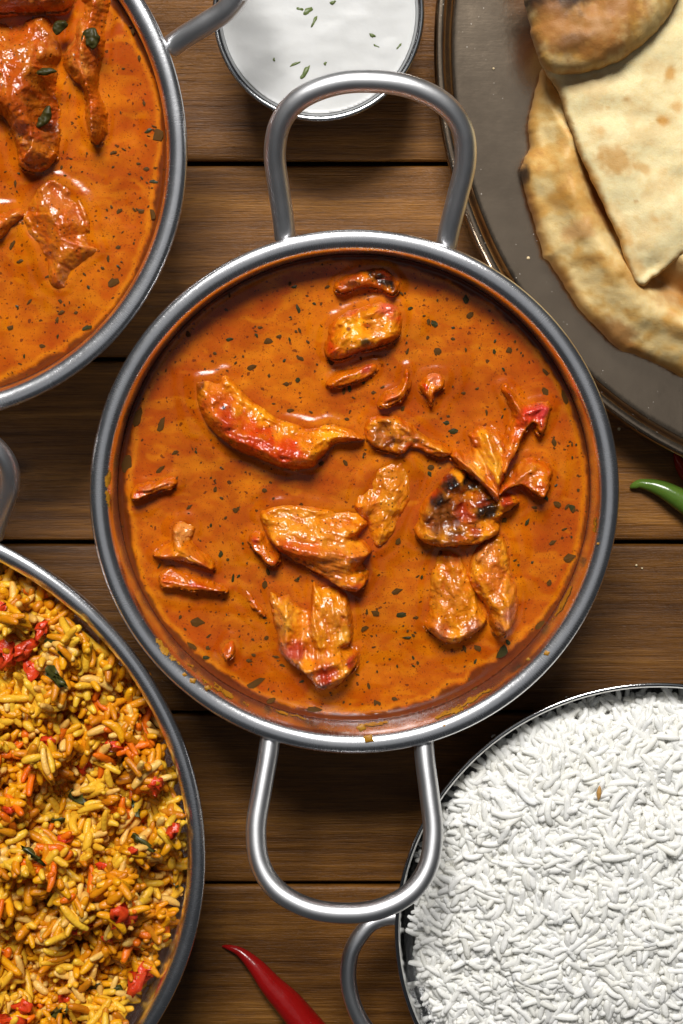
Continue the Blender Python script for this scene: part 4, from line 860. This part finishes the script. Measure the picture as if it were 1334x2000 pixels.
def naan_lower():
    pass
    o = [(1052,146),(1060,140),(1090,190),(1150,240),(1260,300),(1420,330),(1560,480),(1560,720),(1440,760),(1345,742),(1290,716),(1240,694),(1205,682),(1180,658),(1150,628),(1118,590),(1090,545),(1068,512),(1058,505),(1050,470),(1038,430),(1028,395),(1020,365),(1014,338),(1018,318),(1030,290),(1028,250),(1038,200)]
    hol = crom([(1140,300),(1162,380),(1180,420),(1215,480),(1270,540),(1330,580)], 6)
    def top(x, y, d):
        h = edge_prof(d, 42, 50)+22*sst(20, 80, d)
        L, t = ldist(x, y, hol); h = h-46*np.exp(-(L/26)**2)+14*np.exp(-((L-52)/28)**2)*sst(0, 50, d)
        return h+24+((fbm(x/70, y/70, 21, 2)-.5)*22+(fbm(x/20, y/20, 22, 2)-.5)*5)*sst(0, 30, d)
    col = naan_col([(1018,345,14,34,0,BURN,.95),(1032,420,14,70,-10,TOAST,.7),(1190,650,60,30,38,TOAST,.8),(1085,395,34,28,20,GOLD*.85,.8),(1120,450,40,24,-30,TOAST*1.3,.6),(1160,400,24,60,-25,(.3,.11,.025),.85),(1060,180,30,40,0,GOLD,.5),(1090,545,16,40,-30,TOAST,.5),(1240,690,60,14,28,TOAST,.5),(1320,560,80,60,20,TOAST,.7),(1215,545,50,18,38,GOLD*.8,.7),(1300,640,50,16,30,GOLD,.6)], 22, 61, np.array((.64, .43, .155)), .6, .55)
    V, Fs, c, _ = solid(o, 4.2, ZF, top, lambda x, y, d: 24-edge_prof(d, 30, 22), col, 6, 3, 12)
    p = V.mean(0); p[2] = ZF; n = obj('naan_bread', V, Fs, NAAN, None, p, tint=c)
    tag(n, 'browned naan lying lowest on the plate with a puffy crust edge', 'naan', 'naan breads on the plate')
naan_lower()
def naan_upper():
    zb = ZF+92
    o = [(1050,100),(1066,148),(1082,170),(1094,200),(1108,245),(1128,300),(1150,350),(1178,408),(1204,462),(1216,500),(1230,535),(1240,552),(1254,560),(1268,549),(1284,536),(1310,515),(1345,485),(1430,420),(1520,330),(1560,180),(1520,40),(1400,-60),(1240,-60),(1120,10)]
    def top(x, y, d):
        h = edge_prof(d, 15, 17)+10*sst(10, 70, d)
        L, t = ldist(x, y, crom([(1080,150),(1180,170),(1290,90)], 5))
        return h+16+((fbm(x/90, y/90, 31, 2)-.5)*24+(fbm(x/26, y/26, 32, 2)-.5)*3)*sst(0, 22, d)+sst(420, 560, y)*(-6)
    col = naan_col([(1285,240,18,14,20,GOLD,.9),(1300,150,14,20,10,GOLD,.8),(1195,315,44,32,20,GOLD*.85,.75),(1245,330,24,12,30,GOLD*.9,.6),(1150,350,14,40,-25,GOLD,.6),(1310,215,16,14,0,GOLD,.6),(1165,260,12,10,0,GOLD,.5),(1215,200,9,7,0,GOLD*.8,.5),(1270,430,14,9,30,GOLD,.5),(1235,395,6,5,0,TOAST,.6),(1180,215,7,5,0,GOLD,.5),(1240,520,24,14,40,GOLD,.5),(1215,460,16,40,-25,GOLD,.5)], 9, 71, PALE*.98, .25, .12)
    V, Fs, c, _ = solid(o, 4.2, zb, top, lambda x, y, d: 16-edge_prof(d, 15, 16)-8*sst(10, 70, d), col, 7, 2.5, 15)
    t = thing('naan_bread', 'pale triangular naan folded over, resting on the browned naan', 'naan', (*[float(v) for v in V.mean(0)[:2]], zb), 'naan breads on the plate'); org = (*[float(v) for v in V.mean(0)[:2]], zb)
    obj('naan_flap', V, Fs, NAAN, t, org, tint=c)
    zb2 = zb+24
    o2 = [(1020,-10),(1028,40),(1036,80),(1048,118),(1062,140),(1095,148),(1130,146),(1165,140),(1205,124),(1250,92),(1290,52),(1318,0),(1330,-60),(1250,-150),(1120,-160),(1030,-90)]
    def top2(x, y, d):
        return 26+edge_prof(d, 62, 62)+((fbm(x/60, y/60, 51, 2)-.5)*30+(fbm(x/18, y/18, 52, 2)-.5)*4)*sst(0, 30, d)
    col2 = naan_col([(1130,60,120,80,0,TOAST*.95,.85),(1066,10,64,50,25,BURN,1.0),(1120,6,40,22,10,BURN*1.5,.85),(1105,98,52,28,0,TOAST*.45,.9),(1190,20,70,40,20,TOAST*.9,.85),(1060,60,40,60,20,TOAST*1.0,.75),(1160,110,60,26,-15,TOAST*1.25,.7),(1250,70,60,16,-48,CREAM,.5)], 6, 81, np.array((.60, .36, .10)))
    V, Fs, c, _ = solid(o2, 4, zb2, top2, lambda x, y, d: 26-edge_prof(d, 50, 24), col2, 6, 3, 18)
    f = obj('folded_crust', V, Fs, NAAN, t, org, tint=c); f['label'] = 'dark blistered folded crust of the naan'
naan_upper()

# ------------------------------------------------------------------ chillies
def chilli(pts, rads, mat, label, stem):
    P = np.array([(*[float(v) for v in at(x, y, r+1)], r+1.0) for (x, y), r in zip(pts, rads)]); path = crom(P, 8); r = crom(np.c_[rads, rads], 8)[:, 0]
    path[:, 2] = r+1; c = (float(P[:, 0].mean()), float(P[:, 1].mean()), 0)
    t = thing('chilli_pepper', label, 'chilli', c, 'whole chillies on the table')
    V, Fs, uv = tube(path, r, 20); obj('pod', V, Fs, mat, t, c, uv=uv)
    d = path[-1]-path[-4]; d /= np.linalg.norm(d); sp = np.array([path[-1]+d*k*16+np.array([0, 0, k*2.0]) for k in range(6)])
    V, Fs, uv = tube(sp, np.linspace(max(r[-1], 9), 7, 6), 10); obj('stalk', V, Fs, GREEN, t, c, uv=uv)
chilli([(434,1848),(446,1850),(470,1860),(500,1888),(530,1925),(565,1962),(605,2010),(660,2070),(720,2125),(760,2160)], [2,6,11,19,26,32,35,33,26,12], RED, 'red chilli pointing up left at the bottom edge', True)
chilli([(1232,952),(1240,948),(1255,945),(1290,954),(1330,976),(1380,1010),(1440,1060),(1490,1100)], [4,8,11,18,24,28,25,12], GREEN, 'green chilli poking in at the right edge', True)
chilli([(1318,884),(1322,892),(1332,912),(1350,930),(1400,950),(1470,960),(1540,950)], [3,8,14,19,23,22,10], RED, 'dark red chilli tip above the green chilli at right', True)

# ------------------------------------------------------------------ crumbs
CRUMB = M('bread_crumb_crust').p(Base_Color=(.62, .50, .30), Roughness=.8).m
for i, (px, py, r, z, lab) in enumerate([(1209, 838, 3.2, 3, 'tiny pale bread crumb on the table below the plate edge'), (1243, 1104, 2.4, 2, 'tiny pale bread crumb on the planks right of the main pan'), (1254, 1110, 2.0, 2, 'tiniest bread crumb next to another on the planks at right'), (1032, 504, 3.4, ZF+2, 'white bread crumb on the plate left of the browned naan'), (964, 134, 2.2, ZF+2, 'lone small crumb on the plate near its upper left rim')]):
    x, y = at(px, py, z); V, Fq, Ft = grain_shape(r*1.6, r, .1, 500+i, 6, 5)
    tag(put('bread_crumb', mesh_data('bread_crumb', V, [Fq, Ft], CRUMB), None, (float(x), float(y), z)), lab, 'crumb', 'stray bread crumbs').rotation_euler = (0, 0, i)
